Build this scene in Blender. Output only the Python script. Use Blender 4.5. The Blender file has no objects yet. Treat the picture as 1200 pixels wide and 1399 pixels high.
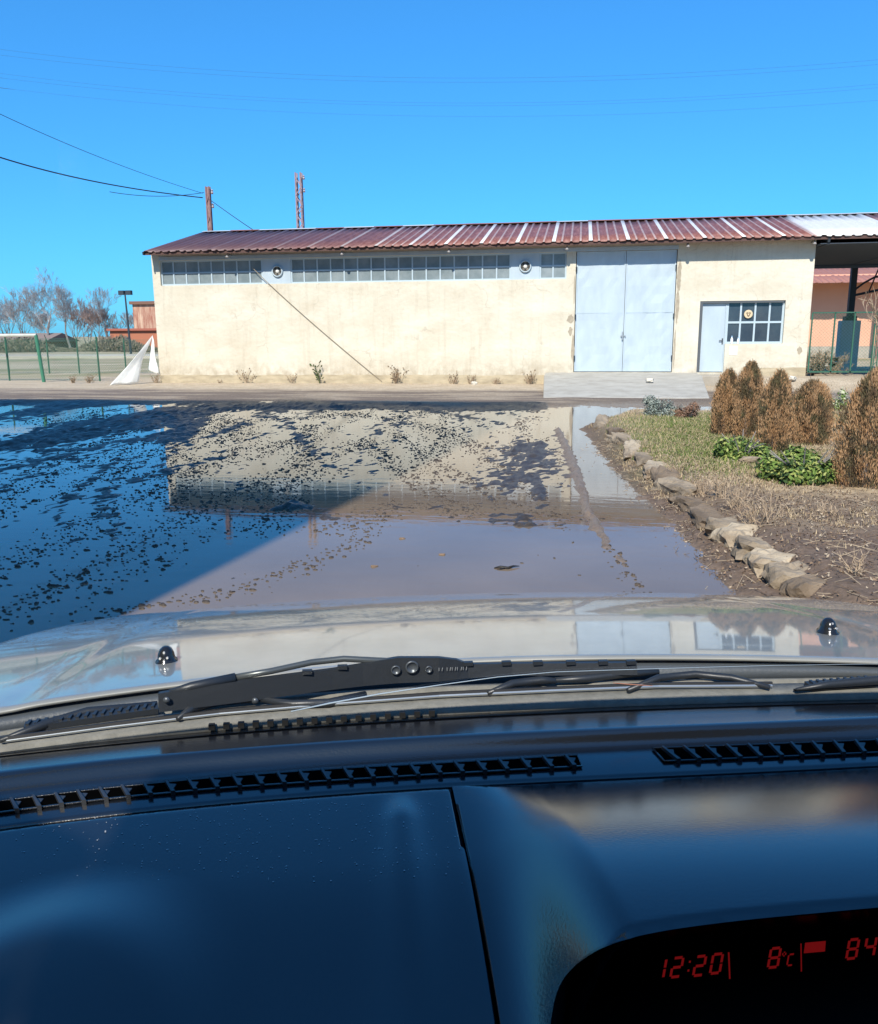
import bpy, math, random
import numpy as np
from mathutils import Vector, Matrix
random.seed(7); RNG = np.random.default_rng(11)
C = bpy.context.scene.collection
rad = math.radians

# ------------------------------------------------------------------ camera, sky, sun, exposure
SC = bpy.context.scene
FPX, IW, IH = 1150.0, 1200.0, 1399.0
PITCH, ROLL, YAW = rad(12.015), rad(-0.412), rad(9.322)
CAM = Vector((0.0, -24.835, 1.485))
fw = Vector((-math.sin(YAW)*math.cos(PITCH), math.cos(YAW)*math.cos(PITCH), -math.sin(PITCH)))
r0 = Vector((math.cos(YAW), math.sin(YAW), 0)); u0 = r0.cross(fw)
rt = r0*math.cos(ROLL)+u0*math.sin(ROLL); up = -r0*math.sin(ROLL)+u0*math.cos(ROLL)
cd = bpy.data.cameras.new('camera'); cam = bpy.data.objects.new('camera', cd); C.objects.link(cam)
M = Matrix(((rt.x, up.x, -fw.x), (rt.y, up.y, -fw.y), (rt.z, up.z, -fw.z))).to_4x4(); M.translation = CAM
cam.matrix_world = M
cd.sensor_fit = 'VERTICAL'; cd.sensor_height = 24; cd.lens = 24*FPX/IH
cd.clip_start = 0.02; cd.clip_end = 3000
SC.camera = cam

SUN_AZ, SUN_EL = rad(7), rad(44)          # light travels towards +Y, a little to +X
w = bpy.data.worlds.new('World'); SC.world = w; w.use_nodes = True
nt = w.node_tree; bg = nt.nodes['Background']
sky = nt.nodes.new('ShaderNodeTexSky'); sky.sky_type = 'NISHITA'; sky.sun_disc = False
sky.sun_elevation = SUN_EL; sky.sun_rotation = math.pi+SUN_AZ
sky.air_density = 1.0; sky.dust_density = 0.5; sky.ozone_density = 3.0; sky.altitude = 200
tint = nt.nodes.new('ShaderNodeMix'); tint.data_type = 'RGBA'; tint.blend_type = 'MULTIPLY'
tint.inputs[0].default_value = 1; tint.inputs[7].default_value = (0.30, 1.11, 1.95, 1)
gmn = nt.nodes.new('ShaderNodeGamma'); gmn.inputs[1].default_value = .72
nt.links.new(sky.outputs[0], gmn.inputs[0]); nt.links.new(gmn.outputs[0], tint.inputs[6]); nt.links.new(tint.outputs[2], bg.inputs[0])
bg.inputs[1].default_value = 0.13
ld = bpy.data.lights.new('sun', 'SUN'); ld.energy = 5.0; ld.angle = rad(0.9); ld.color = (1, 0.93, 0.83)
sun = bpy.data.objects.new('sun', ld); C.objects.link(sun)
sdir = Vector((math.sin(SUN_AZ)*math.cos(SUN_EL), math.cos(SUN_AZ)*math.cos(SUN_EL), -math.sin(SUN_EL)))
sun.rotation_euler = sdir.to_track_quat('-Z', 'Y').to_euler()
SC.view_settings.view_transform = 'Standard'; SC.view_settings.look = 'None'
SC.view_settings.exposure = 0.38; SC.view_settings.gamma = 1

# ------------------------------------------------------------------ helpers
def ray(px, py):
    return rt*((px-IW/2)/FPX) - up*((py-IH/2)/FPX) + fw
def onz(px, py, z=0.0):
    d = ray(px, py); return CAM + d*((z-CAM.z)/d.z)
def ony(px, py, Y=0.0):
    d = ray(px, py); return CAM + d*((Y-CAM.y)/d.y)

_m = {}
def mat(name, col, rough=0.7, spec=0.5, metal=0.0, noise=None, bump=None, coat=0, emis=None, emis_s=0, ior=None, coat_ior=1.5, coat_rough=0.03):
    """noise = (scale, amount, second colour, stretch xyz); bump = (scale, strength, distance)"""
    if name in _m: return _m[name]
    m = bpy.data.materials.new(name); m.use_nodes = True; _m[name] = m
    n = m.node_tree.nodes; l = m.node_tree.links; b = n['Principled BSDF']
    b.inputs['Base Color'].default_value = (*col, 1); b.inputs['Roughness'].default_value = rough
    b.inputs['Specular IOR Level'].default_value = spec; b.inputs['Metallic'].default_value = metal
    if ior: b.inputs['IOR'].default_value = ior
    if coat:
        b.inputs['Coat Weight'].default_value = coat; b.inputs['Coat Roughness'].default_value = coat_rough; b.inputs['Coat IOR'].default_value = coat_ior
    if emis:
        b.inputs['Emission Color'].default_value = (*emis, 1); b.inputs['Emission Strength'].default_value = emis_s
    tc = n.new('ShaderNodeTexCoord')
    if noise:
        sc, amt, c2 = noise[:3]; st = noise[3] if len(noise) > 3 else (1, 1, 1)
        mp = n.new('ShaderNodeMapping'); mp.inputs['Scale'].default_value = st
        l.new(tc.outputs['Object'], mp.inputs[0])
        t = n.new('ShaderNodeTexNoise'); t.inputs['Scale'].default_value = sc; t.inputs['Detail'].default_value = 8; t.inputs['Roughness'].default_value = 0.62
        l.new(mp.outputs[0], t.inputs['Vector'])
        cr = n.new('ShaderNodeValToRGB'); cr.color_ramp.elements[0].position = 0.38; cr.color_ramp.elements[1].position = 0.68
        cr.color_ramp.elements[0].color = (*col, 1)
        cr.color_ramp.elements[1].color = (*[a*(1-amt)+b_*amt for a, b_ in zip(col, c2)], 1)
        l.new(t.outputs[0], cr.inputs[0]); l.new(cr.outputs[0], b.inputs['Base Color'])
    if bump:
        t = n.new('ShaderNodeTexNoise'); t.inputs['Scale'].default_value = bump[0]; t.inputs['Detail'].default_value = 5
        l.new(tc.outputs['Object'], t.inputs['Vector'])
        bp = n.new('ShaderNodeBump'); bp.inputs['Strength'].default_value = bump[1]; bp.inputs['Distance'].default_value = bump[2] if len(bump) > 2 else 0.01
        l.new(t.outputs[0], bp.inputs['Height']); l.new(bp.outputs[0], b.inputs['Normal'])
    return m

class MB:
    def __init__(s): s.v = []; s.f = []; s.mi = []
    def add(s, vs, fs, mi=0):
        k = len(s.v); s.v += [tuple(a) for a in vs]; s.f += [tuple(i+k for i in f) for f in fs]; s.mi += [mi]*len(fs)
    def box(s, a, b, mi=0):
        x0, y0, z0 = a; x1, y1, z1 = b
        s.add([(x0,y0,z0),(x1,y0,z0),(x1,y1,z0),(x0,y1,z0),(x0,y0,z1),(x1,y0,z1),(x1,y1,z1),(x0,y1,z1)],
              [(3,2,1,0),(4,5,6,7),(0,1,5,4),(1,2,6,5),(2,3,7,6),(3,0,4,7)], mi)
    def bar(s, p, q, w, h, mi=0, upv=(0,0,1)):
        p = Vector(p); q = Vector(q); d = (q-p).normalized(); u = Vector(upv)
        a = d.cross(u)
        if a.length < 1e-4: a = d.cross(Vector((1,0,0)))
        a.normalize(); b = a.cross(d)
        vs = []
        for e in (p, q):
            for sx, sy in ((-1,-1),(1,-1),(1,1),(-1,1)): vs.append(e+a*sx*w/2+b*sy*h/2)
        s.add(vs, [(0,1,2,3),(7,6,5,4),(1,0,4,5),(2,1,5,6),(3,2,6,7),(0,3,7,4)], mi)
    def tube(s, pts, rs, n=8, mi=0, cap=True):
        pts = [Vector(p) for p in pts]
        if not hasattr(rs, '__len__'): rs = [rs]*len(pts)
        vs = []; ref = None
        for i, p in enumerate(pts):
            d = (pts[min(i+1, len(pts)-1)]-pts[max(i-1, 0)])
            d = d.normalized() if d.length > 1e-9 else Vector((0,0,1))
            if ref is None: ref = d.orthogonal().normalized()
            a = (ref - d*ref.dot(d)); a = a.normalized() if a.length > 1e-6 else d.orthogonal().normalized(); ref = a
            b = d.cross(a)
            for k in range(n):
                t = 2*math.pi*k/n; vs.append(p+(a*math.cos(t)+b*math.sin(t))*rs[i])
        fs = [(i*n+k, i*n+(k+1)%n, (i+1)*n+(k+1)%n, (i+1)*n+k) for i in range(len(pts)-1) for k in range(n)]
        if cap: fs += [tuple(range(n))[::-1], tuple((len(pts)-1)*n+k for k in range(n))]
        s.add(vs, fs, mi)
    def lathe(s, prof, c=(0,0,0), n=16, axis='z', mi=0):
        vs = []
        for r, h in prof:
            for k in range(n):
                t = 2*math.pi*k/n; a, b = r*math.cos(t), r*math.sin(t)
                v = (a, b, h) if axis == 'z' else ((a, -h, b) if axis == 'y' else (h, a, b))
                vs.append((v[0]+c[0], v[1]+c[1], v[2]+c[2]))
        m = len(prof)
        fs = [(i*n+k, i*n+(k+1)%n, (i+1)*n+(k+1)%n, (i+1)*n+k) for i in range(m-1) for k in range(n)]
        fs += [tuple(range(n))[::-1], tuple((m-1)*n+k for k in range(n))]
        s.add(vs, fs, mi)
    def prism(s, poly, a, b, mi=0):
        """extrude a polygon given as list of 3D points by vector a..b"""
        a = Vector(a); b = Vector(b); n = len(poly)
        vs = [Vector(p)+a for p in poly]+[Vector(p)+b for p in poly]
        fs = [tuple(range(n)), tuple(range(2*n-1, n-1, -1))]+[(i, n+i, n+(i+1)%n, (i+1)%n) for i in range(n)]
        s.add(vs, fs, mi)
    def build(s, name, m, parent=None, smooth=False, bevel=0, mats=None):
        me = bpy.data.meshes.new(name); me.from_pydata(s.v, [], s.f)
        ms = mats or [m]
        for x in ms: me.materials.append(x)
        if len(ms) > 1: me.polygons.foreach_set('material_index', s.mi)
        if smooth: me.polygons.foreach_set('use_smooth', [True]*len(me.polygons))
        me.update()
        import bmesh
        bm = bmesh.new(); bm.from_mesh(me); bmesh.ops.recalc_face_normals(bm, faces=bm.faces); bm.to_mesh(me); bm.free()
        o = bpy.data.objects.new(name, me); C.objects.link(o)
        if parent: o.parent = parent
        if bevel:
            bv = o.modifiers.new('bevel', 'BEVEL'); bv.width = bevel; bv.segments = 2; bv.limit_method = 'ANGLE'
        return o

def raw(name, V, F, m, parent=None, smooth=False, mats=None, mi=None):
    """fast mesh from numpy: V (n,3), F (m,k)"""
    V = np.asarray(V, np.float32); F = np.asarray(F, np.int32); k = F.shape[1]
    me = bpy.data.meshes.new(name); me.vertices.add(len(V)); me.vertices.foreach_set('co', V.ravel())
    me.loops.add(F.size); me.loops.foreach_set('vertex_index', F.ravel())
    me.polygons.add(len(F)); me.polygons.foreach_set('loop_start', np.arange(0, F.size, k, dtype=np.int32))
    me.polygons.foreach_set('loop_total', np.full(len(F), k, np.int32))
    for x in (mats or [m]): me.materials.append(x)
    if mi is not None: me.polygons.foreach_set('material_index', np.asarray(mi, np.int32))
    if smooth: me.polygons.foreach_set('use_smooth', np.ones(len(F), bool))
    me.update(calc_edges=True); me.validate()
    o = bpy.data.objects.new(name, me); C.objects.link(o)
    if parent: o.parent = parent
    return o

def tag(o, label=None, cat=None, group=None, kind=None):
    if label: o['label'] = label
    if cat: o['category'] = cat
    if group: o['group'] = group
    if kind: o['kind'] = kind
    return o
def thing(name, loc, label, cat, group=None, rz=0):
    o = bpy.data.objects.new(name, None); C.objects.link(o); o.location = loc; o.rotation_euler = (0, 0, rz)
    o.empty_display_size = 0.2
    return tag(o, label, cat, group)

# numpy value noise
_P = RNG.random((256, 256))
def vnoise(x, y):
    xi = np.floor(x).astype(int); yi = np.floor(y).astype(int); fx = x-xi; fy = y-yi
    fx = fx*fx*(3-2*fx); fy = fy*fy*(3-2*fy)
    a = _P[xi & 255, yi & 255]; b = _P[(xi+1) & 255, yi & 255]; c = _P[xi & 255, (yi+1) & 255]; d = _P[(xi+1) & 255, (yi+1) & 255]
    return (a*(1-fx)+b*fx)*(1-fy)+(c*(1-fx)+d*fx)*fy
def fbm(x, y, o=4, g=0.5):
    s = 0; a = 1; t = 0
    for i in range(o):
        s = s+a*vnoise(x*2**i+17.3*i, y*2**i+5.1*i); t += a; a *= g
    return s/t
def sstep(a, b, x): t = np.clip((x-a)/(b-a), 0, 1); return t*t*(3-2*t)
def pdist(X, Y, pts):
    """distance to polyline + sign (positive on the right of its direction)"""
    best = np.full(X.shape, 1e9); sg = np.zeros(X.shape)
    for (ax, ay), (bx, by) in zip(pts[:-1], pts[1:]):
        dx, dy = bx-ax, by-ay; L = dx*dx+dy*dy
        t = np.clip(((X-ax)*dx+(Y-ay)*dy)/L, 0, 1)
        d = np.hypot(X-ax-t*dx, Y-ay-t*dy); c = (X-ax)*dy-(Y-ay)*dx
        m = d < best; best = np.where(m, d, best); sg = np.where(m, np.sign(c), sg)
    return best*sg

# ------------------------------------------------------------------ ground
def P2(lst, z=0): return [tuple(onz(a, b, z))[:2] for a, b in lst]
SHORE = P2([(1060, 862), (1000, 800), (965, 760), (935, 722), (890, 684), (845, 642), (812, 602), (795, 583)])
SHORE = [(SHORE[0][0]+1.2, SHORE[0][1]-6)]+SHORE+[(SHORE[-1][0]+0.6, SHORE[-1][1]+1.8), (SHORE[-1][0]+9, SHORE[-1][1]+2.1)]
RIDGE = P2([(905, 840), (880, 805), (832, 742), (803, 694), (790, 650), (775, 612), (762, 585)])
WATER_Z = -0.02
BELTS = [(P2([(-60, 612), (60, 600), (180, 572), (300, 556), (420, 551)]), .75, .05), (P2([(470, 553), (600, 551), (738, 552)]), .35, .06), (P2([(738, 600), (736, 622)]), .07, .045), (P2([(708, 606), (704, 618)]), .05, .04), (P2([(724, 645), (738, 690)]), .05, .03), (P2([(520, 690), (700, 706), (850, 716)]), .16, .035), (P2([(400, 690), (470, 700)]), .2, .05)]
def ground_h(X, Y):
    d = pdist(X, Y, SHORE)                           # >0 inside the planted bed
    n1 = fbm(X*0.9, Y*0.9, 4); n2 = fbm(X*5, Y*5, 4); n3 = fbm(X*14+3, Y*14+9, 3)
    dry = 0.015+0.03*(n1-0.5)+0.015*(n2-0.5)
    # basin of the puddle
    yr = RIDGE_Y = -6.9+1.6*(fbm(X*0.45+8, Y*0.1+2, 3)-0.5)*2
    basin = sstep(0.9, -0.9, Y-yr)*sstep(-34, -24, X)
    e = sstep(-12, -6, X)                            # left part: tyre marks run from near left to far right
    a1 = rad(94); s1 = X*math.sin(a1)-Y*math.cos(a1)+0.5*fbm(X*0.4, Y*0.4, 2)
    a2 = rad(118); s2 = X*math.sin(a2)-Y*math.cos(a2)+0.9*fbm(X*0.3+9, Y*0.3, 2)
    l1 = X*math.cos(a1)+Y*math.sin(a1); l2 = X*math.cos(a2)+Y*math.sin(a2)
    t1 = fbm(s1*2.4, l1*0.13+4, 3); t2 = fbm(s2*2.6+7, l2*0.14, 3)
    band = t1*(1-e)+np.maximum(t1, t2)*e
    lump = fbm(X*9+1, Y*3.6, 4, 0.68); fine = fbm(X*20+1, Y*9, 3, 0.7)
    far = sstep(-19.5, -9.0, Y)                      # more mud showing towards the far side
    cleft = sstep(-3.0, -5.0, X+0.12*(Y+18))         # and towards the left
    near_r = 1-sstep(-3.2, -1.5, X)*sstep(-16.3, -18.2, Y)
    mud = (lump-0.67)*0.055+(fine-0.5)*0.070+(band-0.60)*0.105+0.007*far+0.007*cleft*sstep(-23, -17, Y)-0.022*sstep(-15.8, -18.0, Y)*sstep(-5, -2.0, X+.3*(Y+18))-.002
    mud = mud+0.06*sstep(-9.0, -6.9, Y)*sstep(.40, .62, fbm(X*0.35+40, Y*0.9, 3))-0.010
    for bl_, bw_, ba_ in BELTS:
        bd_ = np.abs(pdist(X+.5*(n1-.5), Y+1.2*(n2-.5), bl_)); mud = mud+ba_*np.exp(-(bd_/bw_)**2)*(.35+1.1*lump)
    # open water strip right of the ridge, ridge itself
    rd = pdist(X, Y, RIDGE)
    strip = sstep(0.0, 0.2, rd)*sstep(-5.0, -9, Y)
    mud = mud*(1-0.8*strip)-0.03*strip
    ridge = np.exp(-((rd+.05*(n2-.5))/(0.034+.022*n2))**2)*(.50+.50*sstep(-19.6, -17.5, Y))
    mud = mud*(1-ridge)+ridge*(0.050+0.04*(lump-0.5)+0.04*(fine-.5))
    h = dry*(1-basin)+(WATER_Z+mud*0.75)*basin
    # muddy shore of the bed and the bed itself
    rough = (lump-0.5)*0.09+(fine-0.5)*0.05
    shore = sstep(-0.16, 0.05, d+.25*(n2-.5))*sstep(-4.6, -6.5, Y)
    h = h*(1-shore)+shore*(WATER_Z+0.0+0.06*sstep(-0.12, 0.25, d)+rough*0.8)
    bed = sstep(0.15, 0.5, d)*sstep(-4.6, -6.6, Y)*sstep(16, 10, X)
    h = h*(1-bed)+bed*(0.17+0.05*(n1-0.5)+0.035*(n2-0.5)+rough*0.35)
    # low plinth of soil at the office side
    off = sstep(3.6, 4.4, X)*sstep(-2.3, -1.0, Y)*sstep(30, 6.3, X)
    h = h+off*0.24*(X > 3)*(Y < 1)
    back = sstep(-0.9, -0.2, Y)*sstep(-12.6, -12.9, X)
    # rough fields beyond
    h = h+sstep(3, 20, Y)*0.25*(n1-0.5)
    h = np.where((X > -13.4) & (X < 6.4) & (Y > 0.1) & (Y < 8.0), -0.3, h)
    return h, d, rd, basin, lump, fine, n1, n2

def axis_coords(fine0, fine1, step, far0, far1):
    a = list(np.arange(fine0, fine1, step)); g = step
    x = fine0
    left = []
    while x > far0: g = min(g*1.25, 60); x -= g; left.append(x)
    g = step; x = a[-1]; right = []
    while x < far1: g = min(g*1.25, 60); x += g; right.append(x)
    return np.array(left[::-1]+a+right)
xs = axis_coords(-13.6, 5.2, 0.036, -500, 500)
yy = [-22.6]
while yy[-1] < -5.3:
    dd = yy[-1]-CAM.y; yy.append(yy[-1]+max(0.02, 0.00028*dd*dd+0.0035*dd))
while yy[-1] < 1.0: yy.append(yy[-1]+0.15)
g = 0.3
while yy[-1] < 900: g = min(g*1.12, 60); yy.append(yy[-1]+g)
g = 0.2
lo = []; t = yy[0]
while t > -120: g *= 1.3; t -= g; lo.append(t)
ys = np.array(lo[::-1]+yy)
X, Y = np.meshgrid(xs, ys)
Hh, dS, rd, basin, lump, fine, n1, n2 = ground_h(X, Y)
nx, ny = len(xs), len(ys)
idx = np.arange(nx*ny).reshape(ny, nx)
F = np.stack([idx[:-1, :-1], idx[:-1, 1:], idx[1:, 1:], idx[1:, :-1]], -1).reshape(-1, 4)
V = np.stack([X, Y, Hh], -1).reshape(-1, 3)
# soil colour by kind of ground, with sunlit wet mud painted lighter
def L(*c): return np.array(c)
def lerp(a, b, t): return a+(b-a)*t[..., None]
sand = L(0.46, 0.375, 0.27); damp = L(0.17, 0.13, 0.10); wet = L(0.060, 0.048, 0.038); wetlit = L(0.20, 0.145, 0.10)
green = L(0.09, 0.14, 0.035); straw = L(0.44, 0.33, 0.20); litter = L(0.15, 0.105, 0.075); field = L(0.36, 0.30, 0.19)
col = np.broadcast_to(sand, X.shape+(3,)).copy()
col = lerp(col, np.broadcast_to(L(0.36, 0.28, 0.19), col.shape), sstep(0.4, 0.65, n2)*0.6)
dampm = sstep(-2.4, -3.3, Y+0.8*(n1-0.5))*(0.45+0.55*sstep(0.35, 0.55, fbm(X*0.5+3, Y*3.5, 3)))
col = lerp(col, np.broadcast_to(damp, col.shape), dampm)
col = lerp(col, np.broadcast_to(wet, col.shape), basin)
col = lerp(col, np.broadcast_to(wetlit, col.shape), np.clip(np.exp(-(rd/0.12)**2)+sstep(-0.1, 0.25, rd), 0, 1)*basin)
bedm = sstep(-0.15, 0.05, dS)*sstep(-4.9, -6.0, Y)
col = lerp(col, np.broadcast_to(litter, col.shape), bedm)
yb = Y
gmask = np.exp(-((dS-1.35-0.10*(Y+12))/0.75)**2)*sstep(-17.2, -15.5, Y+1.2*(n1-.5))*sstep(-9.5, -12.6, Y)*sstep(0.25, 0.6, fbm(X*1.6, Y*1.6, 3)+0.18)
smask = np.clip(sstep(0.1, 0.7, dS)*sstep(-18.8, -16.6, Y+2*(n1-.5)+0.45*dS)*(0.55+0.45*sstep(.4, .6, n2)), 0, 1)
col = lerp(col, np.broadcast_to(straw, col.shape), smask*bedm)
col = lerp(col, np.broadcast_to(green, col.shape), gmask*bedm*0.9)
col = lerp(col, np.broadcast_to(L(0.20, 0.19, 0.085), col.shape), sstep(0.42, 0.6, fbm(X*0.7+5, Y*0.7, 4))*sstep(1.0, 6.0, Y)*0.8)
col = lerp(col, np.broadcast_to(field, col.shape), sstep(30, 60, Y)*0.7)
gm = bpy.data.materials.new('soil'); gm.use_nodes = True
n = gm.node_tree.nodes; l = gm.node_tree.links; b = n['Principled BSDF']
at = n.new('ShaderNodeAttribute'); at.attribute_name = 'soil_colour'
wt = n.new('ShaderNodeAttribute'); wt.attribute_name = 'wetness'
tc = n.new('ShaderNodeTexCoord'); t1 = n.new('ShaderNodeTexNoise'); t1.inputs['Scale'].default_value = 22; t1.inputs['Detail'].default_value = 9; t1.inputs['Roughness'].default_value = .7
l.new(tc.outputs['Object'], t1.inputs['Vector'])
mr = n.new('ShaderNodeMapRange'); mr.inputs[1].default_value = .3; mr.inputs[2].default_value = .7; mr.inputs[3].default_value = 0.62; mr.inputs[4].default_value = 1.38
l.new(t1.outputs[0], mr.inputs[0])
mx = n.new('ShaderNodeMix'); mx.data_type = 'RGBA'; mx.blend_type = 'MULTIPLY'; mx.inputs[0].default_value = 1
l.new(at.outputs['Color'], mx.inputs[6]); l.new(mr.outputs[0], mx.inputs[7]); l.new(mx.outputs[2], b.inputs['Base Color'])
mr2 = n.new('ShaderNodeMapRange'); mr2.inputs[3].default_value = 0.95; mr2.inputs[4].default_value = 0.38
l.new(wt.outputs['Fac'], mr2.inputs[0]); l.new(mr2.outputs[0], b.inputs['Roughness'])
bp = n.new('ShaderNodeBump'); bp.inputs['Strength'].default_value = .7; bp.inputs['Distance'].default_value = .02
l.new(t1.outputs[0], bp.inputs['Height']); l.new(bp.outputs[0], b.inputs['Normal']); b.inputs['Specular IOR Level'].default_value = .3
go = raw('ground', V, F, gm, smooth=True); tag(go, kind='structure')
ca = go.data.attributes.new('soil_colour', 'FLOAT_COLOR', 'POINT'); ca.data.foreach_set('color', np.concatenate([col, np.ones(col.shape[:2]+(1,))], -1).astype(np.float32).ravel())
wa = go.data.attributes.new('wetness', 'FLOAT', 'POINT'); wa.data.foreach_set('value', np.clip(basin*0.9*(1-bedm)+dampm*0.2, 0, 1).astype(np.float32).ravel())

# puddle water: silty, so it has a body colour of its own under the mirror of its surface
wm = bpy.data.materials.new('silty_water'); wm.use_nodes = True
n = wm.node_tree.nodes; l = wm.node_tree.links; b = n['Principled BSDF']
tc = n.new('ShaderNodeTexCoord'); t1 = n.new('ShaderNodeTexNoise'); t1.inputs['Scale'].default_value = .8; t1.inputs['Detail'].default_value = 6
l.new(tc.outputs['Object'], t1.inputs['Vector'])
cr = n.new('ShaderNodeValToRGB'); cr.color_ramp.elements[0].color = (.165, .120, .082, 1); cr.color_ramp.elements[1].color = (.215, .157, .108, 1)
cr.color_ramp.elements[0].position = .35; cr.color_ramp.elements[1].position = .7
l.new(t1.outputs[0], cr.inputs[0]); l.new(cr.outputs[0], b.inputs['Base Color'])
b.inputs['Roughness'].default_value = .025; b.inputs['IOR'].default_value = 1.33; b.inputs['Specular IOR Level'].default_value = .5
mp = n.new('ShaderNodeMapping'); mp.inputs['Scale'].default_value = (2.0, 5.0, 1); l.new(tc.outputs['Object'], mp.inputs[0])
t2 = n.new('ShaderNodeTexNoise'); t2.inputs['Scale'].default_value = 1.5; t2.inputs['Detail'].default_value = 4; l.new(mp.outputs[0], t2.inputs['Vector'])
bp = n.new('ShaderNodeBump'); bp.inputs['Strength'].default_value = .25; bp.inputs['Distance'].default_value = .004
l.new(t2.outputs[0], bp.inputs['Height']); l.new(bp.outputs[0], b.inputs['Normal'])
wo = raw('puddle_water', [(-40, -40, WATER_Z), (7, -40, WATER_Z), (7, -4.6, WATER_Z), (-40, -4.6, WATER_Z)], [(0, 1, 2, 3)], wm)
tag(wo, kind='structure')

# ------------------------------------------------------------------ shed (main building)
plaster = mat('cream_plaster', (0.65, 0.605, 0.49), .92, .2, noise=(0.8, .8, (0.56, 0.49, 0.375), (1, 1, 1.7)), bump=(9, .5, .03))
def weathered(m, streak=.5, foot=.8, dirt=(.36, .29, .20)):
    """streaks running down from the top, fine speckle and splashed dirt along the foot of the wall"""
    n = m.node_tree.nodes; l = m.node_tree.links; b = n['Principled BSDF']; src = b.inputs['Base Color'].links[0].from_socket
    tc = n.new('ShaderNodeTexCoord')
    def nz(scale, st, lo, hi):
        mp = n.new('ShaderNodeMapping'); mp.inputs['Scale'].default_value = st; l.new(tc.outputs['Object'], mp.inputs[0])
        t = n.new('ShaderNodeTexNoise'); t.inputs['Scale'].default_value = scale; t.inputs['Detail'].default_value = 7; t.inputs['Roughness'].default_value = .65; l.new(mp.outputs[0], t.inputs['Vector'])
        r = n.new('ShaderNodeMapRange'); r.inputs[1].default_value = lo; r.inputs[2].default_value = hi; l.new(t.outputs[0], r.inputs[0]); return r.outputs[0]
    def over(src, fac, col, amt):
        mu = n.new('ShaderNodeMath'); mu.operation = 'MULTIPLY'; mu.inputs[1].default_value = amt; l.new(fac, mu.inputs[0])
        mx = n.new('ShaderNodeMix'); mx.data_type = 'RGBA'; mx.inputs[7].default_value = (*col, 1); l.new(mu.outputs[0], mx.inputs[0]); l.new(src, mx.inputs[6]); return mx.outputs[2]
    src = over(src, nz(2.2, (2.6, 1, .22), .52, .72), dirt, streak*.6)
    src = over(src, nz(14, (1, 1, 1), .56, .72), (.44, .36, .26), .35)
    src = over(src, nz(.5, (1, 1, 2.4), .50, .62), (.74, .69, .58), .45)
    sp = n.new('ShaderNodeSeparateXYZ'); l.new(tc.outputs['Object'], sp.inputs[0])
    r = n.new('ShaderNodeMapRange'); r.inputs[1].default_value = .85; r.inputs[2].default_value = .15; l.new(sp.outputs[2], r.inputs[0])
    mu = n.new('ShaderNodeMath'); mu.operation = 'MULTIPLY'; l.new(r.outputs[0], mu.inputs[0]); l.new(nz(3.2, (1.2, 1, 1), .35, .62), mu.inputs[1])
    src = over(src, mu.outputs[0], dirt, foot)
    # hairline cracks
    vo = n.new('ShaderNodeTexVoronoi'); vo.feature = 'DISTANCE_TO_EDGE'; vo.inputs['Scale'].default_value = .8
    wq = n.new('ShaderNodeTexNoise'); wq.inputs['Scale'].default_value = 3; wq.inputs['Detail'].default_value = 6; l.new(tc.outputs['Object'], wq.inputs['Vector'])
    ad = n.new('ShaderNodeMix'); ad.data_type = 'RGBA'; ad.blend_type = 'ADD'; ad.inputs[0].default_value = .5; l.new(tc.outputs['Object'], ad.inputs[6]); l.new(wq.outputs[1], ad.inputs[7]); l.new(ad.outputs[2], vo.inputs['Vector'])
    r2 = n.new('ShaderNodeMapRange'); r2.inputs[1].default_value = .012; r2.inputs[2].default_value = .002; l.new(vo.outputs['Distance'], r2.inputs[0])
    mu = n.new('ShaderNodeMath'); mu.operation = 'MULTIPLY'; l.new(r2.outputs[0], mu.inputs[0]); l.new(nz(.9, (1, 1, 1), .50, .58), mu.inputs[1])
    src = over(src, mu.outputs[0], (.30, .25, .18), .35)
    l.new(src, b.inputs['Base Color'])
weathered(plaster, .50, .85)
concrete = mat('concrete', (0.40, 0.36, 0.30), .9, .2, noise=(3, .6, (0.25, 0.22, 0.17)), bump=(25, .4, .01))
plinthm = mat('stained_plinth', (0.50, 0.42, 0.29), .9, .2, noise=(2.2, .8, (0.30, 0.25, 0.17), (1, 1, 3)), bump=(25, .4, .01))
bluepaint = mat('pale_blue_paint', (0.47, 0.55, 0.60), .45, .4, noise=(1.4, .7, (0.38, 0.45, 0.50), (2, 1, .7)), bump=(2.2, .22, .04))
framep = mat('window_frame_paint', (0.44, 0.53, 0.58), .5, .4)
glassd = mat('dusty_pane', (0.17, 0.21, 0.22), .3, .5, noise=(1.7, .9, (0.29, 0.33, 0.34)))
glassk = mat('dark_pane', (0.035, 0.05, 0.07), .12, .6, noise=(2.0, .5, (0.09, 0.11, 0.12)))
darkm = mat('dark_steel', (0.035, 0.045, 0.055), .6, .3)
XL, XR = -12.87, 6.20
EY, EZ, RY, RZ = -0.52, 3.885, 3.75, 4.90
SL = (RZ-EZ)/(RY-EY)
BX = XR
GX0, GX1, GZ0, GZ1 = -0.13, 2.62, 0.35, 3.68
DX0, DX1 = 2.95, 5.16
shed = thing('shed', (-3.4, 0, 0), 'long cream plastered shed with rusty corrugated roof, high window band and pale blue doors', 'building')
def sub(mb, *a, **k):
    mb.v = [(x+3.4, y, z) for x, y, z in mb.v]; return mb.build(*a, **k)
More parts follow.
